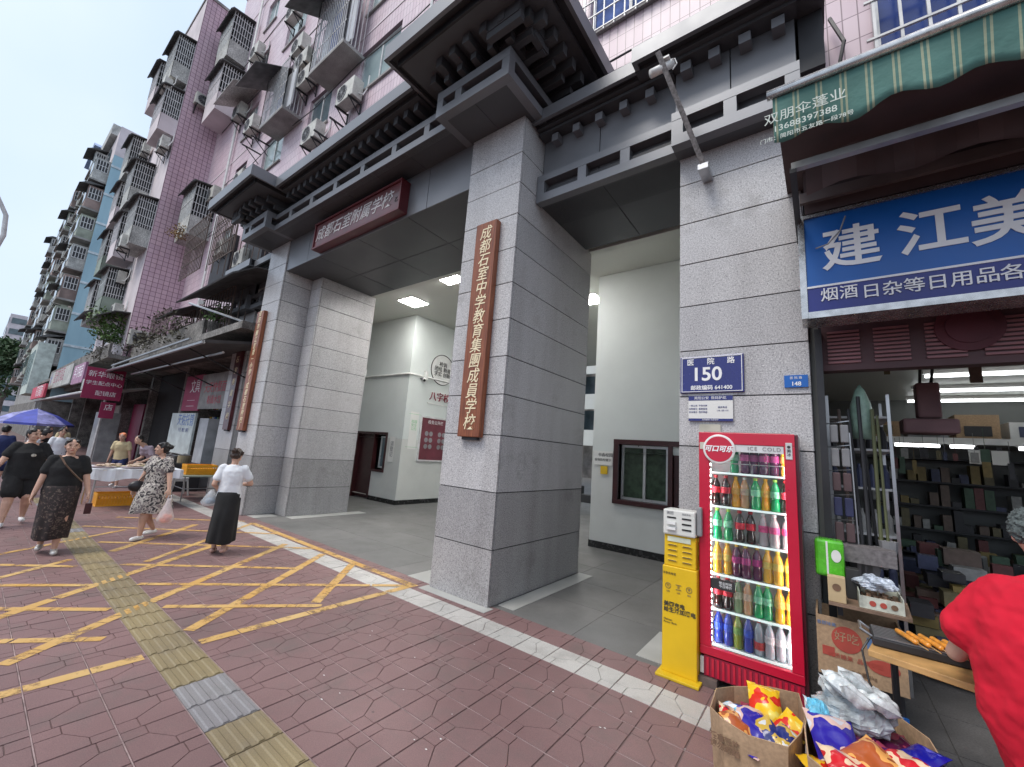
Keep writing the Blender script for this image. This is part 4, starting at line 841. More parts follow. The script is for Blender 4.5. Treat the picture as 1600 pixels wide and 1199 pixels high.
# ------------------------------------------------ pole mounted cameras on the gate
t = thing('camera_pole', 'slanted rusty angle iron with a white camera on the right side bay', 'camera pole', (-.9, 4.3, 4.95))
p0, p1 = Vector(Py(1099, 258, 4.13)), Vector(Py(1028, 82, 3.5)); mb = MB(); mb.tube([p0, p1], .035, 4); obj('pole', mb, M('speckled_steel', (.30, .28, .27), .6, .5, .5, 30), t); cube('foot_plate', p0.x-.05, p0.x+.05, 4.1, 4.35, p0.z-.06, p0.z+.0, STEEL, t)
c_ = Vector(Py(1040, 104, 3.6)); obj('camera_body', MB().tube([c_+Vector((.06, .04, .04)), c_+Vector((-.13, -.06, -.07))], .042, 12), WHITEP, t, smooth=True); obj('camera_hood', MB().box(c_.x-.05, c_.x+.05, c_.y-.06, c_.y+.06, c_.z+.04, c_.z+.06), WHITEP, t)
obj('cable', MB().tube([c_+Vector(v) for v in ((.03, 0, .05), (.09, 0, .04), (.11, 0, -.03), (.07, 0, -.08))], .006, 5), WHITEP, t)
t = thing('camera_pole', 'thin steel pole with small camera reaching left from the outer gate pillar', 'camera pole', (-12.6, 4.2, 4.6))
a_, b_ = Vector(Py(390, 506, 3.75)), Vector(Py(296, 474, 3.2)); obj('pole', MB().tube([a_, b_], .03, 6).tube([a_+Vector((0, .5, -.15)), a_], .025, 6), STEEL, t); q = Vector(Py(318, 478, 3.25)); obj('camera_body', MB().tube([q+Vector((-.12, 0, .1)), q+Vector((.12, -.1, .05))], .06, 10), WHITEP, t)
# street lamp reaching in at the left edge
t = thing('street_lamp', 'curved pale street lamp column at the far left edge', 'street lamp', (-25, -.55, 0))
obj('column', MB().tube([(-25, -.52, 0), (-25, -.52, 7.9), (-25, -.42, 8.6), (-25, -.5, 9.4), (-25, -.8, 10.0), (-25, -1.5, 10.5), (-25, -2.6, 10.7)], [.11, .08, .075, .07, .065, .06, .05], 10), STEELW, t, smooth=True)
obj('lamp_head', MB().box(-25.12, -24.88, -3.4, -2.5, 10.62, 10.76), GREYP, t, bev=.03)
# ================================================================== shop on the right
sp_ = thing('corner_shop', 'dim open fronted shop with blue and white sign right of the gateway', 'shop', (2.5, 6, 0))
cube('side_wall', -.035, .03, 4.45, 9.6, 0, 4.34, M('shop_wall', (.15, .155, .15), .6, 0, .1), sp_); cube('side_wall', 6, 6.2, 4.3, 9.6, 0, 4.34, CONC, sp_)
cube('rear_wall', .03, 6, 9.5, 9.6, 0, 3.4, M('shop_wall', (.4, .4, .4)), sp_); cube('ceiling', .03, 6, 4.5, 9.5, 3.1, 3.15, CEIL, sp_); cube('floor', .0, 8, 3.62, 9.5, -.2, -.004, M('shop_paving', (.11, .105, .105), .6, 0, .25, 3, fine=(80, .2), bump=.1), sp_)
for k in range(8):
    for j in range(5): cube('floor_tile', .03+.6*k, .62+.6*k, 3.63+.6*j, 4.22+.6*j, -.003, .001, M('shop_paving', (.11, .105, .105)), sp_)
cube('door_jamb', .0, .05, 4.36, 4.46, 0, 3.0, METD, sp_)
cube('header', -.03, 6, 4.47, 4.6, 2.64, 4.34, M('shop_header', (.10, .05, .055), .6, 0, .2), sp_)
for k in range(16):
    x = .09+.31*k
    for j in range(9): cube('louvre', x, x+.22, 4.452, 4.469, 2.70+.034*j, 2.718+.034*j, M('louvre_red', (.30, .13, .14), .5), sp_)
obj('shutter_emblem', MB().lathe([(.19, 4.452), (.19, 4.44)], 28, (.95, 0, 2.93), 'y').lathe([(.13, 4.44), (.13, 4.43)], 28, (.95, 0, 2.93), 'y'), M('emblem_maroon', (.10, .02, .03), .6), sp_)
for i, (y, z) in enumerate(((6.3, 3.05), (6.95, 3.05), (8.1, 3.05), (9.1, 3.05))):
    t = thing('tube_light', f'{["first", "second", "third", "fourth"][i]} fluorescent tube from the front on the shop ceiling', 'tube light', (2.3, y, z), 'fluorescent tubes in the shop')
    obj('tube', MB().tube([(1.02+.05*i, y, z-.03), (4.4, y, z-.03)], .018, 8), TUBE, t); cube('fitting', 1.0+.05*i, 4.42, y-.03, y+.03, z, z+.045, WHITEP, t)
cube('loft_beam', .5, 6, 8.0, 8.12, 2.28, 2.36, WHITEP, sp_); cube('loft_deck', .5, 6, 8.12, 9.5, 2.3, 2.35, CONC, sp_)
for i, (a, b) in enumerate(((.85, 1.3), (1.4, 1.62), (2.0, 2.5))):
    t = thing('tube_light', f'short lit tube {["left", "middle", "right"][i]} under the loft beam at the back of the shop', 'tube light', (a, 7.96, 2.24), 'short tubes under the loft beam')
    obj('tube', MB().tube([(a, 7.96, 2.24), (b, 7.96, 2.24)], .022, 8), TUBE, t); cube('fitting', a-.02, b+.02, 7.93, 7.99, 2.263, 2.28, WHITEP, t)
GOODS = [M('goods_%d' % i, c, .5, 0, .2, 20) for i, c in enumerate([(.14, .12, .06), (.05, .06, .12), (.14, .04, .04), (.05, .10, .06), (.30, .30, .29), (.22, .16, .05), (.03, .03, .035), (.13, .09, .07)])]
for i in range(5):
    t = thing('carton', f'stored {["brown", "grey", "red banded", "plain", "large"][i]} carton on the loft, {["first", "second", "third", "fourth", "fifth"][i]} from the left', 'carton', (.7+.45*i, 8.6, 2.35), 'cartons on the shop loft')
    a = .55+.5*i; obj('box', MB().box(a, a+.42, 8.4, 8.8, 2.352, 2.62+.05*(i % 3)), (CARD, GREYP, CARD, WHITEP, CARD)[i], t); cube('label', a+.08, a+.34, 8.39, 8.399, 2.42, 2.56, GOODS[(i*3) % 8], t)
t = thing('rear_shelving', 'dark shelving full of small goods at the back of the shop', 'shelves', (2.5, 9.2, 0)); mb = MB()
for k in range(6): mb.box(.6, 5.8, 9.1, 9.48, .3+.36*k, .325+.36*k)
obj('shelf', mb, METD, t)
for k in range(5):
    g = {}
    for j in range(44):
        if random.random() < .15: continue
        x = .65+.115*j+random.uniform(-.03, .03); m_ = random.randrange(8); h = random.uniform(.05, .33); g.setdefault(m_, MB()).box(x, x+.095, 9.12, 9.3, .327+.36*k, .327+.36*k+h)
    for m_, b in g.items(): obj('shelf_goods', b, GOODS[m_], t)['kind'] = 'stuff'
t = thing('display_table', 'low table heaped with packaged goods in the middle of the shop', 'table', (1.7, 6.9, 0)); cube('tabletop', 1.1, 2.9, 6.1, 7.6, .78, .82, CONC, t); cube('plinth', 1.2, 2.8, 6.2, 7.5, 0, .779, METD, t)
mb = [MB() for _ in GOODS]
for k in range(70):
    x, y = random.uniform(1.15, 2.8), random.uniform(6.15, 7.5); a = random.uniform(.05, .12); mb[k % 8].box(x, x+a*1.4, y, y+a, .82, .86+random.uniform(0, .16))
for k, b in enumerate(mb): obj('packaged_goods', b, GOODS[k], t)['kind'] = 'stuff'
t = thing('hanging_scale', 'dark object hanging from the shop ceiling near the front', 'hanging scale', (.85, 5.6, 2.2)); obj('strap', MB().tube([(.85, 5.6, 3.1), (.82, 5.6, 2.7)], .015, 4).tube([(.95, 5.6, 3.1), (.9, 5.6, 2.7)], .015, 4), METD, t); obj('body', MB().box(.78, .95, 5.55, 5.7, 2.35, 2.7).box(.66, 1.05, 5.5, 5.75, 2.2, 2.34), M('mauve_box', (.25, .14, .15)), t, bev=.02)
for i, x in enumerate((1.55, 1.75, 2.35)):
    t = thing('price_card', f'small white card hung under the loft beam, {["leftmost", "middle", "rightmost"][i]} of three', 'price card', (x, 7.9, 2.05), 'cards under the loft beam'); cube('card', x, x+.14, 7.9, 7.91, 2.02, 2.2, PAPER, t); cube('clip', x+.05, x+.09, 7.895, 7.915, 2.2, 2.24, METD, t)
t = thing('goods_heap', 'tall untidy heap of packaged goods on the shop floor behind the poles', 'goods', (1.1, 6.2, 0)); hb_ = [MB() for _ in GOODS]
for k in range(150):
    x, y = random.uniform(.55, 1.05), random.uniform(5.3, 7.6); h = random.uniform(0, .5+.5*math.sin(x*9+y*3)**2); a, b, c = [random.uniform(.05, .16) for _ in range(3)]; hb_[k % 8].box(x, x+a*1.6, y, y+b*1.5, h, h+c)
for k in range(60):
    x, y = random.uniform(3.0, 5.5), random.uniform(6.0, 8.5); h = random.uniform(0, .9); a, b, c = [random.uniform(.08, .22) for _ in range(3)]; hb_[k % 8].box(x, x+a*1.6, y, y+b*1.5, h, h+c)
for k, b in enumerate(hb_): obj('packaged_goods', b, GOODS[k], t)['kind'] = 'stuff'
t = thing('hanging_goods', 'small packets and cards hung on lines under the shop ceiling', 'hanging goods', (2, 6.5, 2.6)); hb_ = [MB() for _ in GOODS]
for k in range(60):
    x, y = .55+.085*k+random.uniform(-.03, .03), random.choice((5.4, 7.2, 7.8)); z = random.uniform(1.95, 2.25) if y > 6 else 2.85; w_, h = random.uniform(.03, .08), random.uniform(.08, .22)
    hb_[k % 8].box(x, x+w_, y, y+.02, z-h, z).box(x+w_/2-.002, x+w_/2+.002, y, y+.004, z, z+.25)
for k, b in enumerate(hb_): obj('hung_packets', b, GOODS[k], t)['kind'] = 'stuff'
# display rack on the left inside the opening
t = thing('display_rack', 'tall wire rack with white shelves of bottles just inside the shop opening', 'display rack', (.3, 5.2, 0))
for z in (.8, 1.25, 1.65, 2.0, 2.3): cube('shelf', .06, .52, 5.0, 5.6, z-.02, z, STEELW, t)
for x in (.07, .51): cube('post', x-.012, x+.012, 4.99, 5.01, 0, 2.5, STEEL, t); cube('post', x-.012, x+.012, 5.59, 5.61, 0, 2.5, STEEL, t)
for k, z in enumerate((.8, 1.25, 1.65, 2.0)):
    for j in range(5): obj('bottle', MB().lathe([(.028, z), (.03, z+.14), (.012, z+.18), (.012, z+.21)], 8, (.1+.09*j, 5.06, 0)), GOODS[(1, 4, 1, 6)[k]], t)
t = thing('hook_stand', 'narrow wire stand hung with small white and dark packets beside the granite pillar', 'stand', (.07, 4.5, 0))
obj('frame', MB().tube([(.05, 4.48, .7), (.03, 4.48, 2.2)], .01, 5).tube([(.22, 4.5, .7), (.2, 4.5, 2.1)], .008, 5), STEEL, t)
for k in range(7):
    z = 2.1-.2*k
    obj('hook', MB().tube([(.04, 4.48, z+.07), (.2, 4.4, z+.09)], .005, 4), STEEL, t)
    for j in range(2): obj('packet', MB().box(.07+.07*j, .125+.07*j, 4.42, 4.45, z-.09, z+.06), (GREYP, GREYP, M('mauve_shaded', (.10, .06, .065)), M('navy_shaded', (.03, .035, .10)), M('mauve_shaded', (.10, .06, .065)), METD, GREYP)[k], t, bev=.008)  # packet colours darkened to put the awning's shade into them
for i, (a, b, mt, r_) in enumerate([((1310, 640, 4.62), (1335, 880, 4.5), RUST, .013), ((1325, 640, 4.62), (1350, 870, 4.5), METD, .012), ((1340, 620, 4.62), (1362, 880, 4.5), METD, .014), ((1362, 640, 4.62), (1378, 860, 4.5), M('olive_pole', (.10, .11, .05)), .013), ((1370, 650, 4.62), (1388, 850, 4.5), M('olive_pole', (.10, .11, .05)), .010)]):
    p, q = Py(*a), Py(*b); t = thing('broom_pole', f'{["brown", "black", "thick black", "olive", "thin olive"][i]} broom pole leaning in the shop opening', 'broom', q, 'broom poles leaning in the shop doorway')
    obj('handle', MB().tube([p, (q[0], q[1], q[2])], r_, 6), mt, t); obj('bristles', MB().lathe([(.03, 0), (.05, .08), (.06, .16)], 8, (q[0], q[1], q[2]-.14)), GREYP, t)
t = thing('wrapped_mop', 'pale green plastic wrapped mop head standing upright behind the broom poles', 'mop', Py(1345, 640, 4.7)); c_ = Py(1345, 640, 4.7); obj('mop_head', MB().lathe([(.075, -.26), (.085, -.1), (.07, .05), (.035, .17), (.005, .22)], 12, c_), M('mint_film', (.30, .45, .36), .3, 0, .3, 12, alpha=.9), t, smooth=True); obj('stick', MB().tube([(c_[0], c_[1], c_[2]-.25), (c_[0]+.05, c_[1], c_[2]-1.3)], .012, 5), METD, t)
tag(cube('paper_tray', .1, .42, 4.3, 4.5, 1.08, 1.2, M('newsprint', (.17, .155, .16), .8, 0, .4, 30)), 'pale printed tray under the leaning broom poles', 'tray')  # tray colour darkened as well, for the shade under the awning
# shop sign
sg = thing('shop_sign', 'large blue signboard with white characters over the shop opening', 'shop sign', (2, 3.95, 3))
cube('board', -.03, 5, 3.93, 4.2, 3.235, 3.84, BLUES, sg); cube('lower_band', -.03, 5, 3.931, 4.2, 3.02, 3.225, BLUED, sg); cube('divider', -.03, 5, 3.925, 3.99, 3.222, 3.238, WHITEL, sg)
FRM = M('sign_frame_alu', (.5, .5, .5), .25, .8, .3, 12)
cube('frame', -.075, -.031, 3.92, 4.2, 2.97, 3.88, FRM, sg); cube('frame', -.03, 5, 3.915, 4.2, 3.842, 3.87, FRM, sg); cube('frame', -.03, 5, 3.915, 4.2, 2.965, 3.018, FRM, sg)
for ch, x, z in (('建', 1329, 388), ('江', 1455, 362), ('美', 1578, 343)): p = Py(x, z, 3.92); text(ch, (p[0], 3.925, p[2]-.005), .37, WHITEL, sg, weight=.006)
for ch, x, z in (('烟酒', 1311, 459), ('日杂等日用品', 1447, 444)): p = Py(x, z, 3.92); text(ch, (p[0], 3.925, p[2]), .118, WHITEL, sg, weight=.0006)
text('各种小百货', (Py(1562, 427, 3.92)[0], 3.925, 3.125), .118, WHITEL, sg, weight=.0006, align='LEFT')
text('超市', (1.9, 3.925, 3.53), .37, WHITEL, sg, weight=.006); obj('bare_wire', MB().tube([(.04, 3.9, 3.55), (.12, 3.88, 3.56), (.2, 3.9, 3.66), (.24, 3.9, 3.78)], .006, 5), GREYP, sg)
# awning
def awn_mat():
    mt, nn, ll, b = base('green_striped_canvas'); g = nn.new('ShaderNodeNewGeometry'); s = nn.new('ShaderNodeSeparateXYZ'); ll.new(g.outputs['Position'], s.inputs[0])
    def mth(op, a, v):
        q = nn.new('ShaderNodeMath'); q.operation = op; ll.new(a, q.inputs[0]); q.inputs[1].default_value = v; return q.outputs[0]
    fr_ = mth('FRACT', mth('MULTIPLY', mth('ADD', s.outputs['X'], .06), 8.2), 1)
    rr = nn.new('ShaderNodeValToRGB'); rr.color_ramp.interpolation = 'CONSTANT'; e = rr.color_ramp.elements
    for p in (.2, .3, .4): e.new(p)
    gc, yc = (.075, .19, .165, 1), (.34, .38, .26, 1)
    for k, (p, c) in enumerate(((0, gc), (.10, yc), (.19, gc), (.30, yc), (.39, gc))): e[k].position = p; e[k].color = c
    ll.new(fr_, rr.inputs['Fac']); c = mixc(nn, ll, .5, rr.outputs[0], ramp(nn, ll, noise(nn, ll, 3, 5), [(.3, (.3, .3, .3)), (.7, (.62, .62, .62))]), 'OVERLAY')
    ll.new(c, b.inputs['Base Color']); b.inputs['Roughness'].default_value = .75; b.inputs['Subsurface Weight'].default_value = .0; bumpn(nn, ll, noise(nn, ll, 5, 4), b, .5, .03); return mt
AG = awn_mat(); aw = thing('shop_awning', 'green striped retractable awning with scalloped valance over the shop', 'awning', (2, 3.5, 4))
mb = MB(); n_ = 90; rows = 5
def val(i, j):
    x = -.16+4.4*i/n_; z1 = 3.925+.035*min(1, max(0, (x+.1)))-.03*math.cos((x+.1)*2*math.pi/.36); z0 = 4.235; t_ = j/rows
    return (x, 2.9+.02*math.sin(x*9)*t_+.04*t_, z0+(z1-z0)*t_)
mb.add([val(i, j) for i in range(n_+1) for j in range(rows+1)], [(i*(rows+1)+j, (i+1)*(rows+1)+j, (i+1)*(rows+1)+j+1, i*(rows+1)+j+1) for i in range(n_) for j in range(rows)])
v_ = obj('valance', mb, AG, aw, smooth=True); so_ = v_.modifiers.new('solid', 'SOLIDIFY'); so_.thickness = .003
obj('canopy_sheet', MB().prism([(2.93, 4.262), (4.6, 4.42), (4.6, 4.41), (2.93, 4.254)], 'x', -.15, 4.3), M('roller_brown', (.09, .06, .06), .8, 0, .3, 2), aw)
obj('front_bar', MB().tube([(-.19, 2.89, 4.262), (4.3, 2.89, 4.262)], .032, 12), FRM, aw, smooth=True)
cube('folding_arm', -.08, 4.2, 3.18, 3.23, 3.85, 3.9, M('arm_alu', (.42, .42, .42), .4, .6), aw); cube('folding_arm', -.05, 4.2, 3.86, 3.9, 3.96, 4.05, M('brown_alu', (.16, .13, .125), .5, .4), aw); cube('folding_arm', -.09, -.05, 3.18, 4.3, 3.82, 3.86, METD, aw)
cube('roller_cover', -.02, 4.3, 3.95, 4.4, 3.9, 4.3, M('roller_brown', (.09, .06, .06), .8, 0, .3, 2), aw)
fd = MB()
for i in range(40): x0, x1 = .0+.1*i, .1+.1*i; fd.quad((x0, 3.5+.03*math.sin(i*1.7), 4.12), (x1, 3.5+.03*math.sin(i*1.7+1.7), 4.12), (x1, 3.55, 3.86+.03*math.sin(i)), (x0, 3.55, 3.86+.03*math.sin(i-1)))
obj('folded_canvas', fd, M('roller_brown', (.09, .06, .06)), aw, smooth=True)
AL = M('faded_white_print', (.55, .60, .55), .6)
for tx, x, y_, s_ in (('双朋伞蓬业', 1255, 168, .088), ('13688397388', 1256, 186, .062), ('门市：简阳市五友路一段78号', 1257, 200, .038)): p = Py(x, y_, 2.88); text(tx, (p[0]+.0, 2.885, p[2]), s_, AL, aw, ext=.001)
# house number plates
t = thing('street_plate', 'blue enamel street plate with white number 150 on the right granite pillar', 'address plate', (-.85, 4.35, 2.45)); obj('plate', MB().box(-1.13, -.55, 4.335, 4.353, 2.45, 2.83), NAVY, t, bev=.008)
fr = MB()
for a, b, c, d in ((-1.115, -.565, 2.462, 2.468), (-1.115, -.565, 2.812, 2.818), (-1.115, -1.109, 2.469, 2.811), (-.571, -.565, 2.469, 2.811)): fr.box(a, b, 4.331, 4.334, c, d)
obj('border', fr, WHITEL, t)
for ch, x in (('医', -1.03), ('院', -.84), ('路', -.66)): text(ch, (x, 4.332, 2.765), .07, WHITEL, t, ext=.001, weight=.001)
text('150', (-.88, 4.332, 2.635), .19, WHITEL, t, ext=.001, weight=.004); text('邮政编码 641400', (-.84, 4.332, 2.50), .052, WHITEL, t, ext=.001, weight=.001)
t = thing('notice_plate', 'small white notice with navy bands below the 150 street plate', 'notice', (-.85, 4.35, 2.15)); cube('plate', -1.05, -.65, 4.338, 4.352, 2.17, 2.42, PAPER, t); cube('band', -1.05, -.65, 4.336, 4.3378, 2.375, 2.42, NAVY, t); cube('band', -1.05, -.65, 4.336, 4.3378, 2.17, 2.195, NAVY, t)
text('简阳公安  数码护航', (-.85, 4.335, 2.397), .034, WHITEL, t, ext=.0005)
text('一标三实  平安守护\n扫码登记  居家服务\n安全提示  随手举报', (-.96, 4.335, 2.29), .02, BLUED, t, ext=.0005, line=1.6); text('为您服务 为您守护', (-.85, 4.335, 2.182), .018, WHITEL, t, ext=.0005); text('服务电话\n110 120 119', (-.74, 4.335, 2.29), .02, BLUED, t, ext=.0005, line=1.6)
t = thing('paper_sticker', 'small cream sticker on the pillar just above the red fridge', 'sticker', (-.85, 4.35, 2.0)); cube('sheet', -.95, -.76, 4.345, 4.352, 1.97, 2.14, M('cream_paper', (.5, .48, .40)), t)
t = thing('number_plate', 'small blue plate with number 148 at the right edge of the pillar', 'address plate', (-.15, 4.35, 2.5)); cube('plate', -.235, -.06, 4.34, 4.352, 2.48, 2.59, BLUES, t); text('148', (-.147, 4.338, 2.51), .05, WHITEL, t, ext=.0005, weight=.001); text('医院路', (-.147, 4.338, 2.563), .026, WHITEL, t, ext=.0005, char=1.5)
# ------------------------------------------------ power bank cabinet
t = thing('charger_cabinet', 'narrow yellow power bank rental cabinet with white top beside the red fridge', 'rental cabinet', (-1.02, 3.95, 0))
obj('body', MB().box(-1.15, -.87, 3.86, 4.12, .02, .86), YEL, t, bev=.008); obj('upper_body', MB().box(-1.14, -.88, 3.875, 4.1, .861, 1.12), YEL, t, bev=.006); obj('top_unit', MB().box(-1.145, -.88, 3.85, 4.05, 1.121, 1.335), M('off_white_casing', (.66, .66, .62), .4, 0, .04, 5), t, bev=.012); obj('base_plate', MB().box(-1.18, -.84, 3.78, 4.1, 0, .022), YELD, t, bev=.005)
for k in range(3):
    for s_ in (0, 1):
        x = -1.11+.125*s_; z = 1.262-.045*k; cube('slot', x, x+.075, 3.845, 3.8495, z, z+.012, BLACK, t)
        if s_ == 0 and k: cube('power_bank', x, x+.075, 3.825, 3.8445, z-.006, z+.016, WHITEP, t)
for k in range(4):
    for s_ in (0, 1):
        x = -1.11+.12*s_; z = 1.03-.043*k
        o = obj('slot_rim', MB().box(x, x+.08, 3.866, 3.8745, z, z+.014), YELD, t, bev=.004); cube('slot', x+.008, x+.072, 3.8645, 3.8658, z+.004, z+.010, RUST, t)
cube('display', -1.11, -.92, 3.868, 3.8745, 1.065, 1.105, M('pale_screen', (.7, .75, .6), .3), t)
text('共享充电宝', (-1.09, 3.857, .80), .022, BLACKL, t, ext=.0005)
for k in range(3):
    x = -1.10+.085*k; r_ = MB().tube([(x+.022*math.cos(a/8*math.pi), 3.857, .70+.022*math.sin(a/8*math.pi)) for a in range(17)], .002, 4) if k != 1 else MB().box(x-.022, x+.022, 3.855, 3.859, .717, .72).box(x-.022, x+.022, 3.855, 3.859, .68, .683); obj('icon', r_, RUST, t)
    text('扫还借'[k], (x, 3.857, .70), .022, RUST, t, ext=.0005)
    text('扫码\n归还\n借出'.split('\n')[k], (x, 3.857, .655), .014, RUST, t, ext=.0005)
text('美团充电\n给生活加满电', (-1.135, 3.857, .53), .043, BLACKL, t, ext=.0005, align='LEFT', weight=.001); text('Meituan\nPower Bank', (-1.135, 3.857, .42), .022, BLACKL, t, ext=.0005, align='LEFT')
text('美团', (-1.085, 3.848, 1.305), .03, GREYP, t, ext=.0005); text('美团充电', (-.95, 3.848, 1.305), .018, GREYP, t, ext=.0005)
# ------------------------------------------------ red drinks fridge
fx0, fx1, fy0, fy1, fz0, fz1 = -.865, -.16, 3.93, 4.32, .30, 2.03
fr_ = thing('drinks_fridge', 'tall red drinks fridge with lit glass door full of bottles', 'fridge', (-.5, 4.1, 0))
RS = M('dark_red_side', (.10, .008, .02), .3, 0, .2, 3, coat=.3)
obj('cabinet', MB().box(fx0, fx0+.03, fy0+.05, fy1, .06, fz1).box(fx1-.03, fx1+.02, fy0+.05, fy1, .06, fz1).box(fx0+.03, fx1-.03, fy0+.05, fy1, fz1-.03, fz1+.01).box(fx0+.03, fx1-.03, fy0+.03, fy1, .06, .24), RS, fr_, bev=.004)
cube('interior_back', fx0+.03, fx1-.03, fy1-.04, fy1-.01, .24, fz1-.03, M('fridge_liner', (.78, .84, .84), .4, 0, .05), fr_)
dm = MB().box(fx0, fx1, fy0, fy0+.045, fz1-.10, fz1).box(fx0, fx1, fy0, fy0+.045, .225, .29).box(fx0, fx0+.085, fy0+.001, fy0+.044, .291, fz1-.101).box(fx1-.075, fx1, fy0+.001, fy0+.044, .291, fz1-.101)
dr_ = obj('door', dm, REDP, fr_, bev=.004); obj('door_glass', MB().quad((fx0+.08, fy0+.02, .285), (fx1-.07, fy0+.02, .285), (fx1-.07, fy0+.02, fz1-.095), (fx0+.08, fy0+.02, fz1-.095)), GLS, dr_)
obj('handle', MB().box(fx0-.012, fx0+.03, fy0-.05, fy0-.001, 1.14, 1.38), GREYP, dr_, bev=.01)
cube('header_panel', fx0+.17, fx1-.076, fy0+.005, fy0+.03, fz1-.16, fz1-.101, STEELW, dr_); text('ICE  COLD', (-.37, fy0+.002, fz1-.13), .042, M('grey_print', (.2, .17, .18)), dr_, ext=.0005, char=1.2)
dk = obj('round_badge', MB().lathe([(.125, fy0-.001), (.125, fy0-.022), (.118, fy0-.026)], 36, (fx0+.165, 0, 1.885), 'y'), WHITEP, dr_); obj('badge_face', MB().lathe([(.108, fy0-.0265), (.106, fy0-.030)], 36, (fx0+.165, 0, 1.885), 'y'), REDP, dk)
o_ = text('可口可乐', (fx0+.165, fy0-.032, 1.885), .056, WHITEL, dk, ext=.001, shear=.25, weight=.002)
obj('side_badge', MB().box(fx1-.062, fx1-.018, fy0-.006, fy0-.001, 1.83, 1.96), STEELW, dr_, bev=.003); text('●\n美\n冰', (fx1-.04, fy0-.008, 1.895), .03, BLACKL, dr_, ext=.0005); cube('cream_tag', fx0+.01, fx0+.055, fy0-.004, fy0-.001, 1.88, 1.94, M('cream_paper', (.5, .48, .40)), dr_)
text('可口\n可乐', (fx1+.0225, fy0+.2, 1.68), .07, M('side_print', (.3, .1, .12)), fr_, face='+x', ext=.0005); text('冰爽', (fx1+.0225, fy0+.2, 1.35), .07, M('side_print', (.3, .1, .12)), fr_, face='+x', ext=.0005)
gl = cube('grille_panel', fx0+.03, fx1-.005, fy0+.01, fy0+.029, .065, .215, REDD, fr_); cube('grille_end', fx0+.002, fx0+.029, fy0+.005, fy0+.03, .08, .2, STEELW, fr_)
for k in range(17): cube('grille_rib', fx0+.05+.038*k, fx0+.068+.038*k, fy0+.002, fy0+.0095, .075, .205, REDP, fr_)
for x in (fx0+.04, fx1-.1): cube('foot_block', x-.05, x+.09, fy0-.03, fy0+.12, 0, .06, M('old_timber', (.12, .09, .08), .9, 0, .4, 8), fr_)
SHZ = [1.69, 1.405, 1.125, .85, .575, .30]; SHELF = M('shelf_plastic', (.75, .85, .85), .3, 0, .05)
for k, z in enumerate(SHZ):
    cube('shelf', fx0+.035, fx1-.035, fy0+.07, fy1-.05, z-.012, z, SHELF, fr_); cube('shelf_light_strip', fx0+.035, fx1-.035, fy0+.06, fy0+.069, z-.014, z+.002, M('lit_strip', (.8, .9, .9), emit=(.8, 1, .95), es=.45), fr_)
for x, nm in ((fx0+.078, 1), (fx1-.068, 1)):
    lm = MB()
    for k in range(34): lm.box(x-.006, x+.006, fy0+.05, fy0+.058, .33+.047*k, .35+.047*k)
    obj('led_strip', lm, LEDM, fr_)
for x0, x1 in ((-.62, -.47), (-.46, -.24)): obj('price_rail', MB().tube([(x0, fy0+.055, SHZ[0]), (x0, fy0+.055, SHZ[0]+.08), (x1, fy0+.055, SHZ[0]+.08), (x1, fy0+.055, SHZ[0])], .004, 4), STEELW, fr_)
t = thing('door_sticker', 'black sticker with white characters on the fridge glass beside the lower left bottles', 'sticker', (-.7, 3.93, .76)); cube('sticker', -.78, -.60, 3.944, 3.9475, .74, .82, BLACKL, t); text('营业时间\n今日特价', (-.67, 3.942, .78), .024, WHITEL, t, ext=.0005)
DR = {'cola': ('dark cola', (.02, .006, .005), 'red', (.75, .05, .08), (.45, .02, .03)), 'orange': ('orange', (.92, .45, .04), 'orange', (.95, .5, .12), (.8, .45, .05)), 'green': ('green', (.01, .42, .14), 'pale green', (.30, .85, .50), (.35, .6, .1)),
      'pink': ('clear pink labelled', (.55, .50, .50), 'pink', (.80, .12, .30), (.7, .7, .7)), 'grape': ('purple grape', (.10, .01, .07), 'magenta', (.45, .06, .25), (.75, .55, .1)), 'yellow': ('yellow juice', (.85, .50, .05), 'yellow', (.85, .64, .15), (.8, .6, .1)),
      'tea': ('pale green tea', (.30, .42, .22), 'cream', (.6, .65, .45), (.7, .7, .65)), 'peach': ('peach', (.72, .42, .22), 'pale', (.7, .55, .4), (.8, .8, .75)), 'blue': ('blue', (.03, .07, .48), 'deep blue', (.05, .12, .62), (.03, .05, .4)),
      'water': ('clear water', (.42, .48, .52), 'red', (.62, .08, .08), (.6, .05, .05)), 'milk': ('white dairy', (.55, .58, .62), 'white', (.8, .8, .8), (.85, .85, .85)), 'lime': ('yellow green', (.32, .42, .05), 'green', (.2, .4, .1), (.45, .6, .05))}
PROTO = {}
def bottle(kind):
    if kind in PROTO: return PROTO[kind]
    _, c, _, lc, cc = DR[kind]; t = thing('drink_bottle', kind, 'bottle', (0, 0, 0), local=True)
    waist = .0285 if kind in ('cola', 'orange', 'green') else .031
    obj('body', MB().lathe([(.024, 0), (.031, .006), (.031, .05), (waist-.003, .085), (.032, .12), (.032, .145), (.027, .175), (.015, .205), (.012, .212), (.012, .222)], 14), liquid('drink_'+kind, c), t, smooth=True)
    obj('label', MB().lathe([(.0332, .10 if kind != 'water' else .04), (.0332, .148 if kind != 'water' else .09)], 14), M('label_'+kind, lc, .4, 0, .3, 60, world=False), t); obj('cap', MB().lathe([(.0145, .218), (.0145, .236), (.012, .238)], 12), M('cap_'+kind, cc, .4), t)
    PROTO[kind] = t; t['_n'] = 0; return t
ROWS = ['green grape grape grape grape orange', 'cola cola orange peach green orange green cola', 'green green cola cola pink pink pink', 'yellow yellow grape grape grape yellow yellow yellow', 'cola cola tea peach green green orange orange', 'blue blue lime blue water milk milk milk']
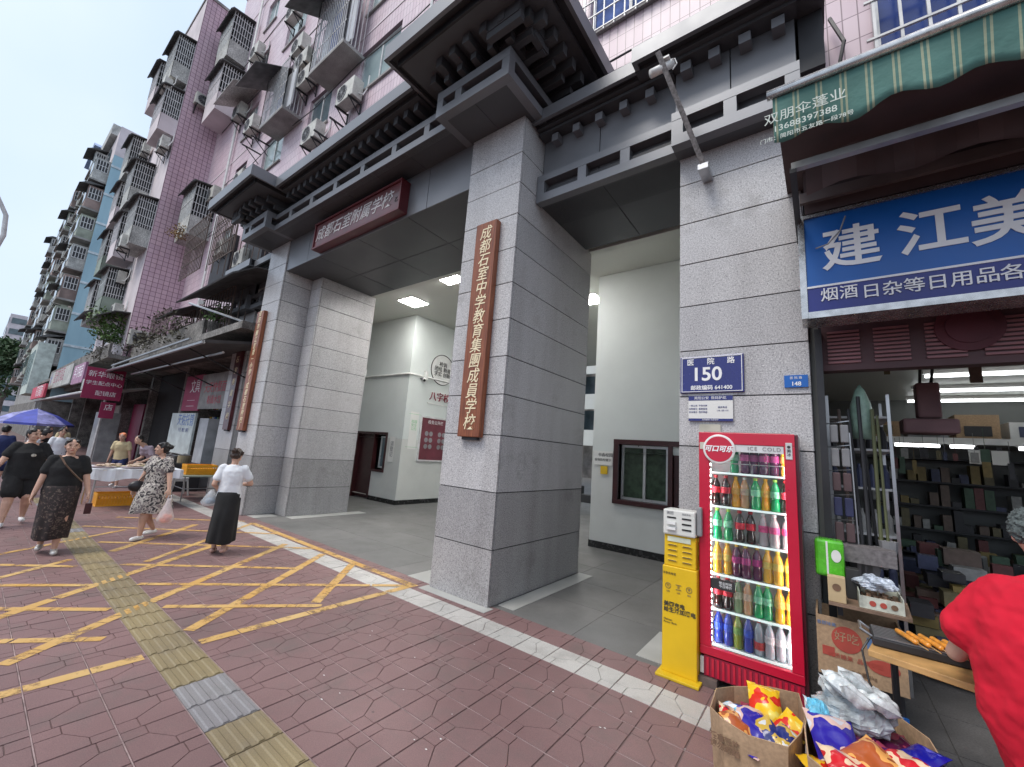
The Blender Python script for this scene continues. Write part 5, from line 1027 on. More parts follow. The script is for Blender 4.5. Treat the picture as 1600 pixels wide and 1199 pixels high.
ORD = ['first', 'second', 'third', 'fourth', 'fifth', 'sixth', 'seventh', 'eighth']
for r_, row in enumerate(ROWS):
    ks = row.split(); xa, xb = (-.60 if r_ == 0 else -.745), -.235
    for i, kd in enumerate(ks):
        p = bottle(kd); x = xa+(xb-xa)*i/(len(ks)-1)+random.uniform(-.006, .006); y = fy0+.115+random.uniform(-.008, .02); lb_ = f'{DR[kd][0]} bottle with {DR[kd][2]} label, {ORD[i]} from left on {["top", "second", "third", "fourth", "fifth", "bottom"][r_]} fridge shelf'
        o = p if p['_n'] == 0 else copy_tree(p); p['_n'] = 1; o.location = (x, y, SHZ[r_]+.001); o.rotation_euler = (0, 0, random.uniform(0, 6)); o['label'] = lb_; o['category'] = 'bottle'; o['group'] = 'bottles in the drinks fridge'; s_ = 1.08; o.scale = (1.12, 1.12, s_)
# ------------------------------------------------ boxes of snacks on the pavement
def open_box(name, label, pts, h, prints, tilt=0):
    """cardboard box bulged to an uneven outline, open at the top"""
    cx_ = sum(p[0] for p in pts)/len(pts); cy_ = sum(p[1] for p in pts)/len(pts); t = thing(name, label, 'cardboard box', (cx_, cy_, 0)); k = len(pts); mb = MB()
    o = [(x, y) for x, y in pts]; i_ = [(x+(cx_-x)*.022, y+(cy_-y)*.022) for x, y in pts]; lo = [(x+(cx_-x)*.09, y+(cy_-y)*.09) for x, y in pts]
    zt = [h+.012*math.sin(a*2.3) for a in range(k)]
    mb.add([(x, y, .003) for x, y in lo]+[(x, y, zt[a]) for a, (x, y) in enumerate(o)]+[(x, y, zt[a]) for a, (x, y) in enumerate(i_)]+[(x, y, .02) for x, y in lo],
           [(a, (a+1) % k, (a+1) % k+k, a+k) for a in range(k)]+[(a+k, (a+1) % k+k, (a+1) % k+2*k, a+2*k) for a in range(k)]+[(a+2*k, (a+1) % k+2*k, (a+1) % k+3*k, a+3*k) for a in range(k)]+[tuple(range(3*k, 4*k)), tuple(range(k))[::-1]])
    obj('box_walls', mb, CARD, t); return t
B1 = [(-.56, 2.78), (-.57, 3.0), (-.50, 3.16), (-.32, 3.28), (-.17, 3.34), (-.13, 3.1), (-.14, 2.86), (-.19, 2.70), (-.36, 2.66), (-.48, 2.68)]
B2 = [(-.11, 2.6), (-.13, 2.85), (-.12, 3.1), (-.02, 3.28), (.14, 3.40), (.28, 3.42), (.38, 3.2), (.41, 2.95), (.40, 2.62), (.25, 2.5), (.05, 2.48)]
t = open_box('snack_box', 'bulging open cardboard box with mixed snack packets, left of two by the fridge', B1, .40, 0)
text('轻拿轻放\n请勿踩踏', (-.47, 2.672, .30), .036, CARDP, t, rot=(R(86), 0, R(-8)), ext=.0005, weight=.001); text('膨化食品  净重', (-.33, 2.648, .17), .03, CARDP, t, rot=(R(86), 0, R(-2)), ext=.0005)
t = open_box('snack_box', 'bulging open cardboard box with bags and packets, right of two by the fridge', B2, .44, 0); text('休闲食品', (.05, 2.472, .26), .05, CARDP, t, rot=(R(86), 0, 0), ext=.0005)
PK = [('blue and white', [(0, (.03, .02, .30)), (.52, (.65, .45, .4)), (.60, (.6, .6, .65))]), ('yellow and red', [(0, (.65, .03, .015)), (.46, (.80, .48, .02)), (.62, (.75, .6, .1))]), ('orange and brown', [(0, (.42, .10, .03)), (.52, (.75, .36, .10)), (.62, (.3, .08, .03))]), ('red', [(0, (.6, .02, .03)), (.45, (.8, .6, .4)), (.6, (.5, .01, .02))]),
      ('dark purple', [(0, (.09, .01, .05)), (.5, (.35, .05, .1)), (.62, (.1, .01, .1))]), ('sky blue and white', [(0, (.1, .5, .8)), (.45, (.8, .85, .9)), (.6, (.2, .6, .85))]), ('dark blue and gold', [(0, (.02, .03, .16)), (.5, (.55, .36, .06)), (.6, (.6, .62, .62))]), ('deep blue', [(0, (.01, .01, .25)), (.6, (.1, .1, .5)), (.7, (.5, .3, .3))])]
PKM = [printed('packet_print_%d' % i, c, 9, kind='noise') for i, (nm, c) in enumerate(PK)]
for mt in PKM: mt.node_tree.nodes['Principled BSDF'].inputs['Roughness'].default_value = .22
def packet_mesh(i, w_=.085, h_=.11):
    mb = MB(); nx, ny = 12, 16
    for s_ in (1, -1):
        q = []
        for a in range(nx+1):
            for b in range(ny+1):
                U, V = a/nx*2-1, b/ny*2-1; e = max(0, 1-abs(V)**7); zz = .034*max(0, (1-abs(U)**3.5))**.8*max(0, 1-abs(V/.9)**4 if abs(V) < .9 else 0)**.6*(1+.16*math.sin(5*U+3*V+i)+.1*math.sin(9*V+i*2))+.0015*math.sin(22*U)*(1 if abs(V) > .9 else .4)
                q.append((U*w_*(1-.05*e), V*h_*(1+.01*math.sin(9*U)), s_*zz+.0006*s_))
        mb.add(q, [((a*(ny+1)+b), ((a+1)*(ny+1)+b), ((a+1)*(ny+1)+b+1), (a*(ny+1)+b+1))[::s_] for a in range(nx) for b in range(ny)])
    me = mb.mesh('packet', PKM[i], True); return me
PKMESH = [packet_mesh(i) for i in range(8)]
def packets(where, grp, spots):
    seen = {}
    for k, (x, y, z, i, rxx, ryy, rzz, s_) in enumerate(spots):
        o = bpy.data.objects.new('snack_packet', PKMESH[i]); link(o, None, (x, y, z)); o.rotation_euler = (rxx, ryy, rzz); o.scale = (s_, s_, s_)
        tag(o, f'{PK[i][0]} snack packet {where}, {["backmost", "nearly central", "front right", "left rim", "front left", "right rim", "right front corner", "left front", "left of centre, low", "low at the right", "low at the back", "half hidden at the bottom", "at the front edge", "low near the front right"][k]}', 'snack packet', grp)
def rp(x, y, z, i, s=1.0): return (x, y, z, i, random.uniform(-.7, .7), random.uniform(-.6, .6), random.uniform(-3, 3), s)
packets('in the left cardboard box', 'snack packets in the left box', [(-.33, 3.14, .36, 1, .5, .1, .25, 1.05), (-.34, 2.92, .33, 0, .3, .2, .8, 1.15), (-.28, 2.84, .32, 6, .5, -.4, .7, .95), (-.45, 2.98, .34, 5, .3, .4, 2.2, .8), (-.42, 2.84, .33, 2, .4, .1, 1.2, .85), (-.21, 3.0, .33, 1, .9, .4, -.5, .8), (-.22, 2.87, .34, 6, .3, .3, -.4, .75), (-.48, 2.90, .32, 3, .2, .5, .3, .75), (-.36, 3.06, .29, 4, .2, 0, .1, 1.1), (-.25, 2.95, .27, 7, .1, .2, 1.4, 1.1), (-.47, 3.06, .27, 2, 0, .2, .8, 1), (-.22, 3.16, .27, 4, .1, -.2, 2.4, 1.1), (-.36, 2.78, .28, 0, .2, 0, 2.8, 1)])
packets('in the right cardboard box', 'snack packets in the right box', [(.0, 2.88, .41, 0, .5, .1, .35, 1.3), (.12, 2.80, .41, 2, .3, .3, -.6, 1.15), (.22, 2.88, .41, 3, .2, -.2, -.9, 1.15), (.05, 2.68, .40, 3, .1, .2, .3, 1.2), (.3, 2.98, .42, 7, .4, -.2, -.9, 1.0), (.31, 2.78, .41, 6, .2, .2, 1.9, 1.1), (-.07, 3.04, .42, 5, .9, .5, 1.2, .9), (.2, 2.64, .39, 4, .1, .1, 1.1, 1.1), (.35, 2.68, .38, 5, .4, 0, 2, .9), (.12, 3.02, .38, 4, .1, 0, 1, 1.2), (-.02, 2.74, .34, 1, .1, .1, 2, 1.1), (.25, 3.14, .36, 4, .1, -.1, .4, 1.2), (.0, 3.14, .33, 7, 0, .2, 1.3, 1.1), (.28, 2.68, .3, 0, 0, .1, 2.1, 1.1)])
def crumple(name, label, c, r, mt, cat, amp=.5, seed=1):
    mb = MB().ell(c, r, 26, 16); rr = random.Random(seed)
    vs_ = []
    for p in mb.v:
        d = Vector(p)-Vector(c); q = 1+amp*(math.sin(d.x*70+seed)*math.sin(d.y*61)*.5+math.sin(d.z*83+d.x*40)*.4+rr.uniform(-.25, .25)); vs_.append(tuple(Vector(c)+d*q))
    mb.v = vs_; return tag(obj(name, mb, mt), label, cat)
crumple('plastic_bag', 'large crumpled clear bag of white packets on top of the right box', (.08, 3.16, .47), (.165, .145, .09), M('crumpled_white', (.42, .46, .48), .2, 0, .5, 14, bump=1, bs_=45, alpha=.8), 'plastic bag', .2, 3)
crumple('plastic_bag', 'pale blue crumpled bag at the left rim of the right box', (-.075, 3.02, .46), (.05, .08, .07), M('crumpled_blue', (.15, .52, .72), .3, 0, .4, 25, bump=.8, bs_=50), 'plastic bag', .3, 5)
for i in range(9):
    x, y = .08+.14*math.cos(i*2.4)*((i % 3)+1)/3, 3.15+.12*math.sin(i*2.4)*((i % 3)+1)/3
    o = bpy.data.objects.new('white_wrapper', packet_mesh(i % 8, .05, .07)); o.data.materials.clear(); o.data.materials.append(M('wrapper_white', (.58, .62, .63), .25, 0, .35, 22)); link(o, None, (x, y, .555+.02*(i % 4))); o.rotation_euler = (random.uniform(.3, 1.4), random.uniform(-.5, .5), random.uniform(0, 3))
    tag(o, f'crumpled white wrapper in the clear bag, {["front middle", "back left", "far right edge", "central", "left of centre", "rear right", "top middle", "front left corner", "right of centre"][i]} one', 'wrapper', 'white wrappers in the clear bag')
# carton, shelf and goods right of the fridge
t = thing('printed_carton', 'big printed cardboard carton with red emblem right of the fridge', 'carton', (.16, 4.1, .3))
obj('carton_walls', MB().box(-.08, .40, 4.0, 4.012, .33, .72).box(-.08, -.068, 4.013, 4.36, .33, .74).box(.388, .40, 4.013, 4.36, .33, .70).box(-.08, .40, 4.361, 4.373, .33, .72).box(-.067, .387, 4.013, 4.36, .33, .345), CARD, t)
PR = M('red_ink', (.42, .07, .05), .8); PB = M('blue_ink', (.12, .22, .42), .8)
obj('emblem', MB().lathe([(.085, 3.9985), (.085, 3.997)], 28, (.09, 0, .59), 'y'), PR, t); text('好吃', (.09, 3.995, .60), .07, CARD, t, ext=.0005); obj('blob_print', MB().lathe([(.075, 3.9985), (.075, 3.997)], 24, (.28, 0, .47), 'y', sx=1.1, sy=.6), PR, t)
cube('block_print', .2, .26, 3.997, 3.9985, .57, .64, PB, t); text('优质糖果  品质保证', (.13, 3.996, .47), .035, PR, t, ext=.0005); cube('block_print', -.05, .02, 3.997, 3.9985, .46, .52, PR, t); text('香甜味美', (-.02, 3.996, .67), .028, PB, t, ext=.0005); text('净含量 5kg', (.17, 3.996, .39), .03, CARDP, t, ext=.0005)
t = thing('low_crate', 'dark low crate under the printed carton', 'crate', (.16, 4.2, 0)); obj('crate_body', MB().box(-.06, .38, 4.05, 4.35, .02, .325), METD, t, bev=.01); cube('blue_strip', .3, .39, 4.035, 4.049, .14, .19, BLUES, t)
t = thing('wooden_shelf', 'small worn wooden shelf above the printed carton', 'shelf', (.22, 4.1, .83)); obj('board', MB().prism([(.0, 3.88), (.43, 3.88), (.46, 4.35), (.0, 4.35)], 'z', .83, .85), M('worn_wood', (.20, .13, .09), .7, 0, .4, 8), t); cube('bracket', .05, .08, 4.0, 4.36, .745, .829, METD, t)
t = thing('kraft_box', 'small upright kraft box with round stamp on the wooden shelf', 'box', (.06, 3.95, .85)); obj('box_body', MB().box(.0, .10, 3.90, 3.98, .851, 1.02), M('kraft', (.50, .38, .22), .8, 0, .1, 10), t, bev=.003); obj('round_stamp', MB().lathe([(.025, 3.8985), (.025, 3.897)], 18, (.05, 0, .95), 'y'), CARDP, t)
t = thing('candy_tray', 'open printed carton tray of small sweets on the wooden shelf', 'tray', (.28, 4.0, .85)); obj('tray_walls', MB().box(.17, .40, 3.91, 3.916, .851, .93).box(.17, .176, 3.917, 4.2, .851, .95).box(.394, .40, 3.917, 4.2, .851, .95).box(.17, .4, 4.201, 4.207, .851, .97).box(.177, .393, 3.917, 4.2, .851, .857), M('tray_print', (.5, .52, .45), .6, 0, .3, 25), t)
for k in range(3): obj('round_print', MB().lathe([(.018, 3.9085), (.018, 3.907)], 14, (.24+.055*k, 0, .89), 'y'), (PR, PR, CARDP)[k], t)
mb = MB()
for k in range(60): x, y = random.uniform(.185, .385), random.uniform(3.93, 4.19); mb.box(x-.012, x+.012, y-.01, y+.01, .86+random.uniform(0, .04), .88+random.uniform(0, .05))
obj('sweets', mb, M('sweets', (.45, .28, .18), .4, 0, .6, 40), t)['kind'] = 'stuff'
crumple('plastic_bag', 'clear bag with blue and white sweets lying on the candy tray', (.28, 4.06, 1.0), (.11, .09, .05), M('bag_sweets', (.45, .50, .58), .25, 0, .5, 30, bump=.8, bs_=50), 'plastic bag', .35, 9)
t = thing('tissue_pack', 'bright green wrapped tissue pack hanging at the pillar corner beside the fridge', 'tissue pack', (.0, 4.2, .96)); obj('pack', MB().box(-.07, .11, 4.12, 4.28, .97, 1.24), M('green_film', (.10, .50, .03), .25, 0, .3, 9, coat=.4), t, bev=.02); cube('white_seam', .0, .012, 4.116, 4.1195, .98, 1.23, WHITEP, t); obj('print', MB().lathe([(.03, 4.118), (.03, 4.116)], 18, (.06, 0, 1.13), 'y', sy=1.5), WHITEP, t)
tag(obj('black_box', MB().box(.11, .19, 4.1, 4.2, .852, 1.06), BLACKL, None, bev=.004), 'small black box on the shelf behind the kraft box', 'box')
# grill table
t = thing('grill_table', 'pale wooden plank table holding the electric grill beside the man in red', 'table', (.6, 3.6, 0)); obj('plank', MB().prism([(.17, 3.36), (.24, 3.74), (1.6, 3.30), (1.5, 2.92)], 'z', .715, .75), WOODL, t, bev=.004)
for x, y in ((.3, 3.6), (1.35, 3.2)): obj('leg', MB().tube([(x, y, .714), (x, y+.02, 0)], .018, 6), METD, t)
t = thing('electric_grill', 'black electric grill tray on the wooden plank', 'grill', (.4, 3.6, .75)); obj('tray', MB().box(.20, .75, 3.46, 3.72, .752, .80), METD, t, bev=.008); mb = MB()
for k in range(8): y = 3.48+.032*k; mb.box(.21, .74, y-.004, y+.004, .80, .806)
obj('grill_bars', mb, STEEL, t); obj('handle', MB().tube([(.20, 3.5, .79), (.15, 3.5, .82), (.15, 3.66, .82), (.2, 3.66, .79)], .008, 6), STEEL, t)
SAUS = M('sausage', (.75, .30, .04), .3, 0, .3, 30, coat=.5)
for k in range(6):
    x = .36+.05*k; t = thing('sausage_skewer', f'golden grilled sausage on a stick, {ORD[k]} from the left on the grill', 'sausage', (x, 3.5, .82), 'sausages on the grill'); obj('sausage', MB().cap((x-.03, 3.62, .825), .015, (x+.03, 3.48, .822), .015, 10), SAUS, t, smooth=True); obj('stick', MB().tube([(x+.03, 3.48, .822), (x+.07, 3.40, .815)], .0025, 5), WOODL, t)
tag(obj('power_cable', MB().tube([(.2, 3.55, .78), (.15, 3.5, .70), (.17, 3.45, .55), (.24, 3.4, .4), (.34, 3.3, .2), (.46, 3.2, .05), (.52, 3.1, .012), (.5, 2.8, .01), (.6, 2.5, .01)], .006, 6), BLACKL), 'black power cable curving down from the grill to the ground', 'cable')
# ================================================================== people
FLOR = printed('floral_dress_print', [(0, (.03, .028, .03)), (.34, (.13, .11, .115)), (.46, (.50, .46, .41)), (.66, (.20, .17, .17))], 19)
DKPR = printed('dark_skirt_print', [(0, (.10, .075, .06)), (.30, (.035, .02, .02)), (.5, (.015, .01, .01))], 26)
LIPS = M('lips', (.42, .12, .10), .4); EYEM = M('eye_dark', (.03, .02, .02), .2); BROW = M('eyebrow', (.03, .022, .02), .7)
def ik(a, b, l1, l2, bend):
    a, b = Vector(a), Vector(b); d = b-a; L = min(d.length, (l1+l2)*.999); d.normalize(); x = (l1*l1-l2*l2+L*L)/(2*L); h = math.sqrt(max(0, l1*l1-x*x)); v = Vector(bend); v = (v-d*v.dot(d)).normalized(); return a+d*x+v*h, a+d*L
def hand(mb, w_, d, palm, s, curl=.3):
    """palm, four unequal bent fingers and a side thumb"""
    w_ = Vector(w_); d = Vector(d).normalized(); n_ = Vector(palm).normalized(); n_ = (n_-d*n_.dot(d)).normalized(); t_ = d.cross(n_)
    for k in (-1.2, -.4, .4, 1.2): mb.cap(w_+t_*k*.012*s, .017*s, w_+d*.075*s+t_*k*.019*s, .013*s, 8)
    for k, ln in zip((-1.5, -.5, .5, 1.5), (.052, .07, .066, .056)):
        p = w_+d*.078*s+t_*k*.020*s; q = p+(d*math.cos(curl)+n_*math.sin(curl)).normalized()*ln*.55*s; r = q+(d*math.cos(curl*2.6)+n_*math.sin(curl*2.6)).normalized()*ln*.5*s; mb.cap(p, .0092*s, q, .0085*s, 8); mb.cap(q, .0085*s, r, .0072*s, 8)
    p = w_+d*.02*s-t_*.025*s; q = p+(d*.7-t_*.6+n_*.3).normalized()*.038*s; mb.cap(p, .0125*s, q, .0105*s, 8); mb.cap(q, .0105*s, q+(d*.9+n_*.35-t_*.1).normalized()*.034*s, .0085*s, 8)
def person(label, loc, ang, H, fat=1, top=None, sleeve='short', topm=BLKC, skirt=None, skm=BLKC, shorts=None, hands=((.06, .26, .72), (.06, -.26, .72)), feet=((.14, .09), (-.12, -.09)), head=(0, 0), hair='short', lean=0, shoe=SHOEW, vox=.009, hairm=HAIR, neckbow=0, long_top=.80, foot_heel=0, skirt_h=(.93, .25), flare=.0, group=None):
    """figure facing local +x; head = (turn, nod) in degrees"""
    t = thing('person', label, 'person', loc, group, rz=R(ang), local=True); s = H/1.6; t.scale = (s, s, s)
    hip = Vector((0, 0, .86)); chest = Vector((lean*.22, 0, 1.18)); neck = Vector((lean*.36, 0, 1.345)); hd = neck+Vector((.02+lean*.15, 0, .135)); mb = MB()
    # legs
    for k, (fx, fy) in enumerate(feet):
        sd_ = 1 if fy > 0 else -1; a = hip+Vector((0, .08*sd_, -.02)); up_ = .03 if fx < -.05 else 0; an = Vector((fx, fy, .085+up_)); kn, an = ik(a, an, .39, .40, (1, 0, 0))
        mb.cap(a, .088*fat, kn, .056*fat**.5, 14); mb.cap(kn, .056*fat**.5, kn+(an-kn)*.35+Vector((-.012, 0, 0)), .054*fat**.5, 14); mb.cap(kn+(an-kn)*.3, .054*fat**.5, an, .033, 14)
        mb.cap(an+Vector((-.03, 0, -.045)), .03, an+Vector((.10, .006*sd_, -.052)), .026, 10)
        sh_ = MB().cap(an+Vector((-.035, 0, -.048)), .037, an+Vector((.115, .01*sd_, -.055)), .035, 12).ell(an+Vector((.04, .004*sd_, -.062)), (.115, .04, .022), 14, 7)
        if shoe: o = obj('shoe', sh_, shoe, t); remesh(o, .008, 2)
    # torso
    mb.loft([(hip.x, 0, .80, .11*fat, .155*fat), (hip.x, 0, .9, .115*fat, .16*fat), (lean*.08, 0, 1.02, .10*fat, .135*fat), (chest.x, 0, 1.18, .108*fat, .15*fat), (lean*.3, 0, 1.29, .085, .14), (neck.x, 0, 1.34, .05, .07)])
    mb.cap(neck-Vector((.005, 0, .04)), .05, hd-Vector((.012, 0, .06)), .046, 14)
    # arms
    for k, hp in enumerate(hands):
        sd_ = 1 if hp[1] > 0 else -1; sh = Vector((lean*.3, .155*sd_*(.9+.1*fat), 1.285)); el, wr = ik(sh, hp, .265, .235, (-1, .15*sd_, -.2) if hp[2] < 1.0 else (-.2, .8*sd_, -1))
        mb.cap(sh, .052*fat**.5, el, .038*fat**.5, 12); mb.cap(el, .038*fat**.5, wr, .025, 12); hand(mb, wr, (wr-el).normalized(), (0, -sd_, 0) if hp[2] < 1.0 else (0, -.2*sd_, 1), 1.0, .35)
        t['hand_%d' % k] = list(wr)
    o = obj('body', mb, SKIN, t); remesh(o, .0065 if vox < .01 else vox, 2)
    # head: turned and nodded about the neck
    q = Matrix.Rotation(R(head[0]), 3, 'Z') @ Matrix.Rotation(R(head[1]), 3, 'Y'); W = lambda v: hd+q @ Vector(v)
    hb = MB().ell(W((0, 0, .01)), (.088, .072, .098), 20, 14, q).ell(W((.022, 0, -.05)), (.062, .056, .062), 18, 12, q).ell(W((.085, 0, -.012)), (.016, .011, .024), 10, 8, q).ell(W((.094, 0, -.026)), (.013, .016, .010), 10, 8, q)
    for sd_ in (1, -1): hb.ell(W((-.002, .073*sd_, -.005)), (.016, .010, .029), 10, 8, q).ell(W((.052, .034*sd_, -.03)), (.03, .026, .026), 12, 8, q).ell(W((.07, .030*sd_, .028)), (.018, .024, .009), 10, 6, q)
    hb.ell(W((.074, 0, -.058)), (.016, .026, .011), 10, 6, q).ell(W((.06, 0, -.088)), (.022, .026, .018), 12, 8, q); hb.cap(hd-Vector((.014, 0, .05)), .043, neck, .048, 12)
    o = obj('head', hb, SKIN, t); remesh(o, .0045 if vox < .01 else .009, 2)
    for sd_ in (1, -1):
        obj('eye', MB().ell(W((.079, .030*sd_, .008)), (.007, .0125, .0052), 10, 6, q), EYEM, o); obj('eyebrow', MB().ell(W((.085, .032*sd_, .030)), (.005, .017, .0035), 10, 5, q), BROW, o)
    obj('mouth', MB().ell(W((.087, 0, -.058)), (.006, .022, .006), 10, 6, q), LIPS, o)
    hr = MB().ell(W((-.016, 0, .032)), (.088, .081, .088), 20, 14, q).ell(W((-.035, 0, -.005)), (.068, .076, .07), 18, 12, q)
    for sd_ in (1, -1): hr.ell(W((.035, .042*sd_, .068)), (.042, .036, .026), 12, 8, q).ell(W((-.005, .068*sd_, .03)), (.035, .016, .045), 12, 8, q)
    if hair == 'bun': hr.ell(W((-.105, 0, .04)), (.042, .045, .042), 14, 10, q); hr.cap(W((-.12, 0, .05)), .012, W((-.165, .01, .075)), .004, 6)
    if hair == 'pony': hr.cap(W((-.085, 0, .0)), .035, W((-.10, 0, -.1)), .022, 10)
    if hair == 'fuzzy': hr.ell(W((-.01, 0, .03)), (.108, .10, .10), 20, 14, q)
    o = obj('hair', hr, hairm, t); remesh(o, .007 if vox < .01 else .012, 1, .012 if hair != 'fuzzy' else .03, .02)
    # clothes
    if topm:
        cl = MB().loft([(0, 0, long_top, .135*fat, .18*fat), (0, 0, long_top+.06, .136*fat, .182*fat), (lean*.08, 0, 1.02, .128*fat, .168*fat), (chest.x, 0, 1.17, .13*fat, .178*fat), (lean*.3, 0, 1.245, .112, .168*(.75+.25*fat)), (lean*.3, 0, 1.29, .09, .135), (neck.x-.004, 0, 1.325, .068, .088), (neck.x-.004, 0, 1.342, .056, .060)], 28)
        if fat < 1.1: cl.ell((.07+chest.x, .055, 1.16), (.055, .06, .055)).ell((.07+chest.x, -.055, 1.16), (.055, .06, .055))
        for hp in hands:
            sd_ = 1 if hp[1] > 0 else -1; sh = Vector((lean*.3, .155*sd_*(.9+.1*fat), 1.285)); el, wr = ik(sh, hp, .265, .235, (-1, .15*sd_, -.2) if hp[2] < 1.0 else (-.2, .8*sd_, -1))
            cl.cap(sh-Vector((0, .012*sd_, .004)), .068*fat**.5, sh+(el-sh)*(.62 if sleeve == 'short' else .9), .066*fat**.5, 14)
            if sleeve == 'long': cl.cap(el, .05, wr-(wr-el)*.15, .037, 12)
        o = obj('top', cl, topm, t); remesh(o, .009 if vox < .01 else .012, 3, .014, .09)
    if skirt:
        z1, z0 = skirt_h; n_ = 40; k_ = 12; mb = MB(); fx = sum(f[0] for f in feet)/2
        mb2 = []
        for i in range(k_+1):
            u = i/k_; z = z1+(z0-z1)*u; wv = u**1.3; sp = (max(f[0] for f in feet)-min(f[0] for f in feet))/2*.75
            rx_ = .128*fat*(1-.05*u)+wv*(sp+flare)+.055*math.sin(math.pi*u)*(1 if sp > .05 else .3); ry_ = .172*fat+wv*flare-.02*u; 
            for j in range(n_):
                a = 2*math.pi*j/n_; fo = 1+.05*u*math.sin(a*9+2*u+fat)+.035*u*math.sin(a*5+1.3); mb2.append((fx*u*.8+rx_*fo*math.cos(a), ry_*fo*math.sin(a), z+.012*u*math.sin(a*3)))
        mb.add(mb2, [(i*n_+j, i*n_+(j+1) % n_, (i+1)*n_+(j+1) % n_, (i+1)*n_+j) for i in range(k_) for j in range(n_)]+[tuple(range(n_))[::-1]])
        o = obj('skirt', mb, skm, t, smooth=True); so = o.modifiers.new('solid', 'SOLIDIFY'); so.thickness = .006; sb = o.modifiers.new('sub', 'SUBSURF'); sb.levels = sb.render_levels = 1
    if shorts:
        mb = MB().loft([(0, 0, .74, .13*fat, .18*fat), (0, 0, .95, .13*fat, .178*fat)], 24)
        for fx_, fy_ in feet:
            sd_ = 1 if fy_ > 0 else -1; a = hip+Vector((0, .08*sd_, -.02)); kn, an = ik(a, (fx_, fy_, .085), .39, .40, (1, 0, 0)); mb.cap(a, .105*fat, a+(kn-a)*.85, .092*fat, 16)
        o = obj('shorts', mb, skm, t); remesh(o, .011, 2, .012, .08)
    return t
def wpt(t, p):
    s = t.scale[0]; a = t.rotation_euler[2]; return (t.location[0]+s*(p[0]*math.cos(a)-p[1]*math.sin(a)), t.location[1]+s*(p[0]*math.sin(a)+p[1]*math.cos(a)), t.location[2]+s*p[2])
# woman in black top and patterned skirt, walking towards the camera
p1_ = person('woman in black tee and dark patterned long skirt walking toward the camera holding a phone', (-8.15, .93, .004), -8, 1.49, 1.12, skirt=1, skm=DKPR, skirt_h=(.95, .20), hands=((.10, .30, .70), (.06, -.27, .74)), feet=((.13, .07), (-.10, -.08)), head=(6, 0), hair='short', shoe=M('silver_shoe', (.55, .53, .5), .35, .4))
q = wpt(p1_, (.14, .31, .60)); ph = thing('mobile_phone', 'dark phone in the hand of the woman in the patterned skirt', 'phone', q); obj('phone_body', MB().box(q[0]-.008, q[0]+.008, q[1]-.035, q[1]+.035, q[2]-.07, q[2]+.07), M('phone_dark', (.05, .015, .02), .2), ph, bev=.004)
a_, b_ = [wpt(p1_, v) for v in ((.02, -.10, 1.34), (.15, .19, .98))]; tag(obj('shoulder_strap', MB().tube([a_, wpt(p1_, (.15, -.02, 1.22)), wpt(p1_, (.165, .08, 1.1)), b_], .010, 5), M('brown_strap', (.12, .07, .045), .6)), 'thin brown strap across the chest of the woman in black tee', 'strap')
# woman in floral dress with a bag of oranges
p2_ = person('woman in cream and black floral dress glancing aside and carrying a bag of oranges', (-8.5, 1.99, .004), -62, 1.49, 1.12, topm=FLOR, sleeve='short', long_top=.78, skirt=1, skm=FLOR, skirt_h=(.92, .42), flare=.05, hands=((.05, .34, .78), (.10, -.30, .74)), feet=((.16, .07), (-.17, -.07)), head=(-42, -4), hair='bun', shoe=SHOEW)
q = wpt(p2_, (.05, .37, .66)); t = thing('carrier_bag', 'thin white plastic bag of oranges held by the woman in the floral dress', 'bag', q)
obj('bag_film', MB().lathe([(.02, .02), (.035, -.05), (.085, -.2), (.115, -.29), (.09, -.35), (.03, -.365)], 18, q), M('pinkish_film', (.80, .72, .72), .3, 0, .15, 25, alpha=.5, bump=.8, bs_=40), t, smooth=True); obj('bag_handle', MB().tube([(q[0], q[1]-.02, q[2]), (q[0], q[1]-.01, q[2]+.06), (q[0], q[1]+.02, q[2]+.06), (q[0], q[1]+.03, q[2])], .006, 5), WHTC, t)
for k, (dx, dy, dz) in enumerate([(0, .03, -.31), (.05, -.03, -.31), (-.05, -.03, -.31), (.03, .045, -.26), (-.03, .0, -.25), (.045, 0, -.25)]):
    tag(obj('orange', MB().ell((q[0]+dx, q[1]+dy, q[2]+dz), (.034,)*3, 12, 9), M('orange_peel', (.85, .18, .04), .5), None, smooth=True), f'orange in the plastic bag, {["lower middle", "lower right", "lower left", "upper right", "upper left", "topmost"][k]}', 'orange', 'oranges in the bag')
q = wpt(p2_, (.17, -.17, .84)); t = thing('handbag', 'small black crossbody handbag on the hip of the woman in the floral dress', 'handbag', q); obj('bag_body', MB().ell(q, (.06, .11, .085), 16, 10), M('black_leather', (.015, .013, .015), .35), t, smooth=True)
obj('strap', MB().tube([(q[0], q[1], q[2]+.07), wpt(p2_, (.155, -.05, 1.05)), wpt(p2_, (.13, .06, 1.24)), wpt(p2_, (.03, .12, 1.335))], .007, 5), M('black_leather', (.015, .013, .015)), t)
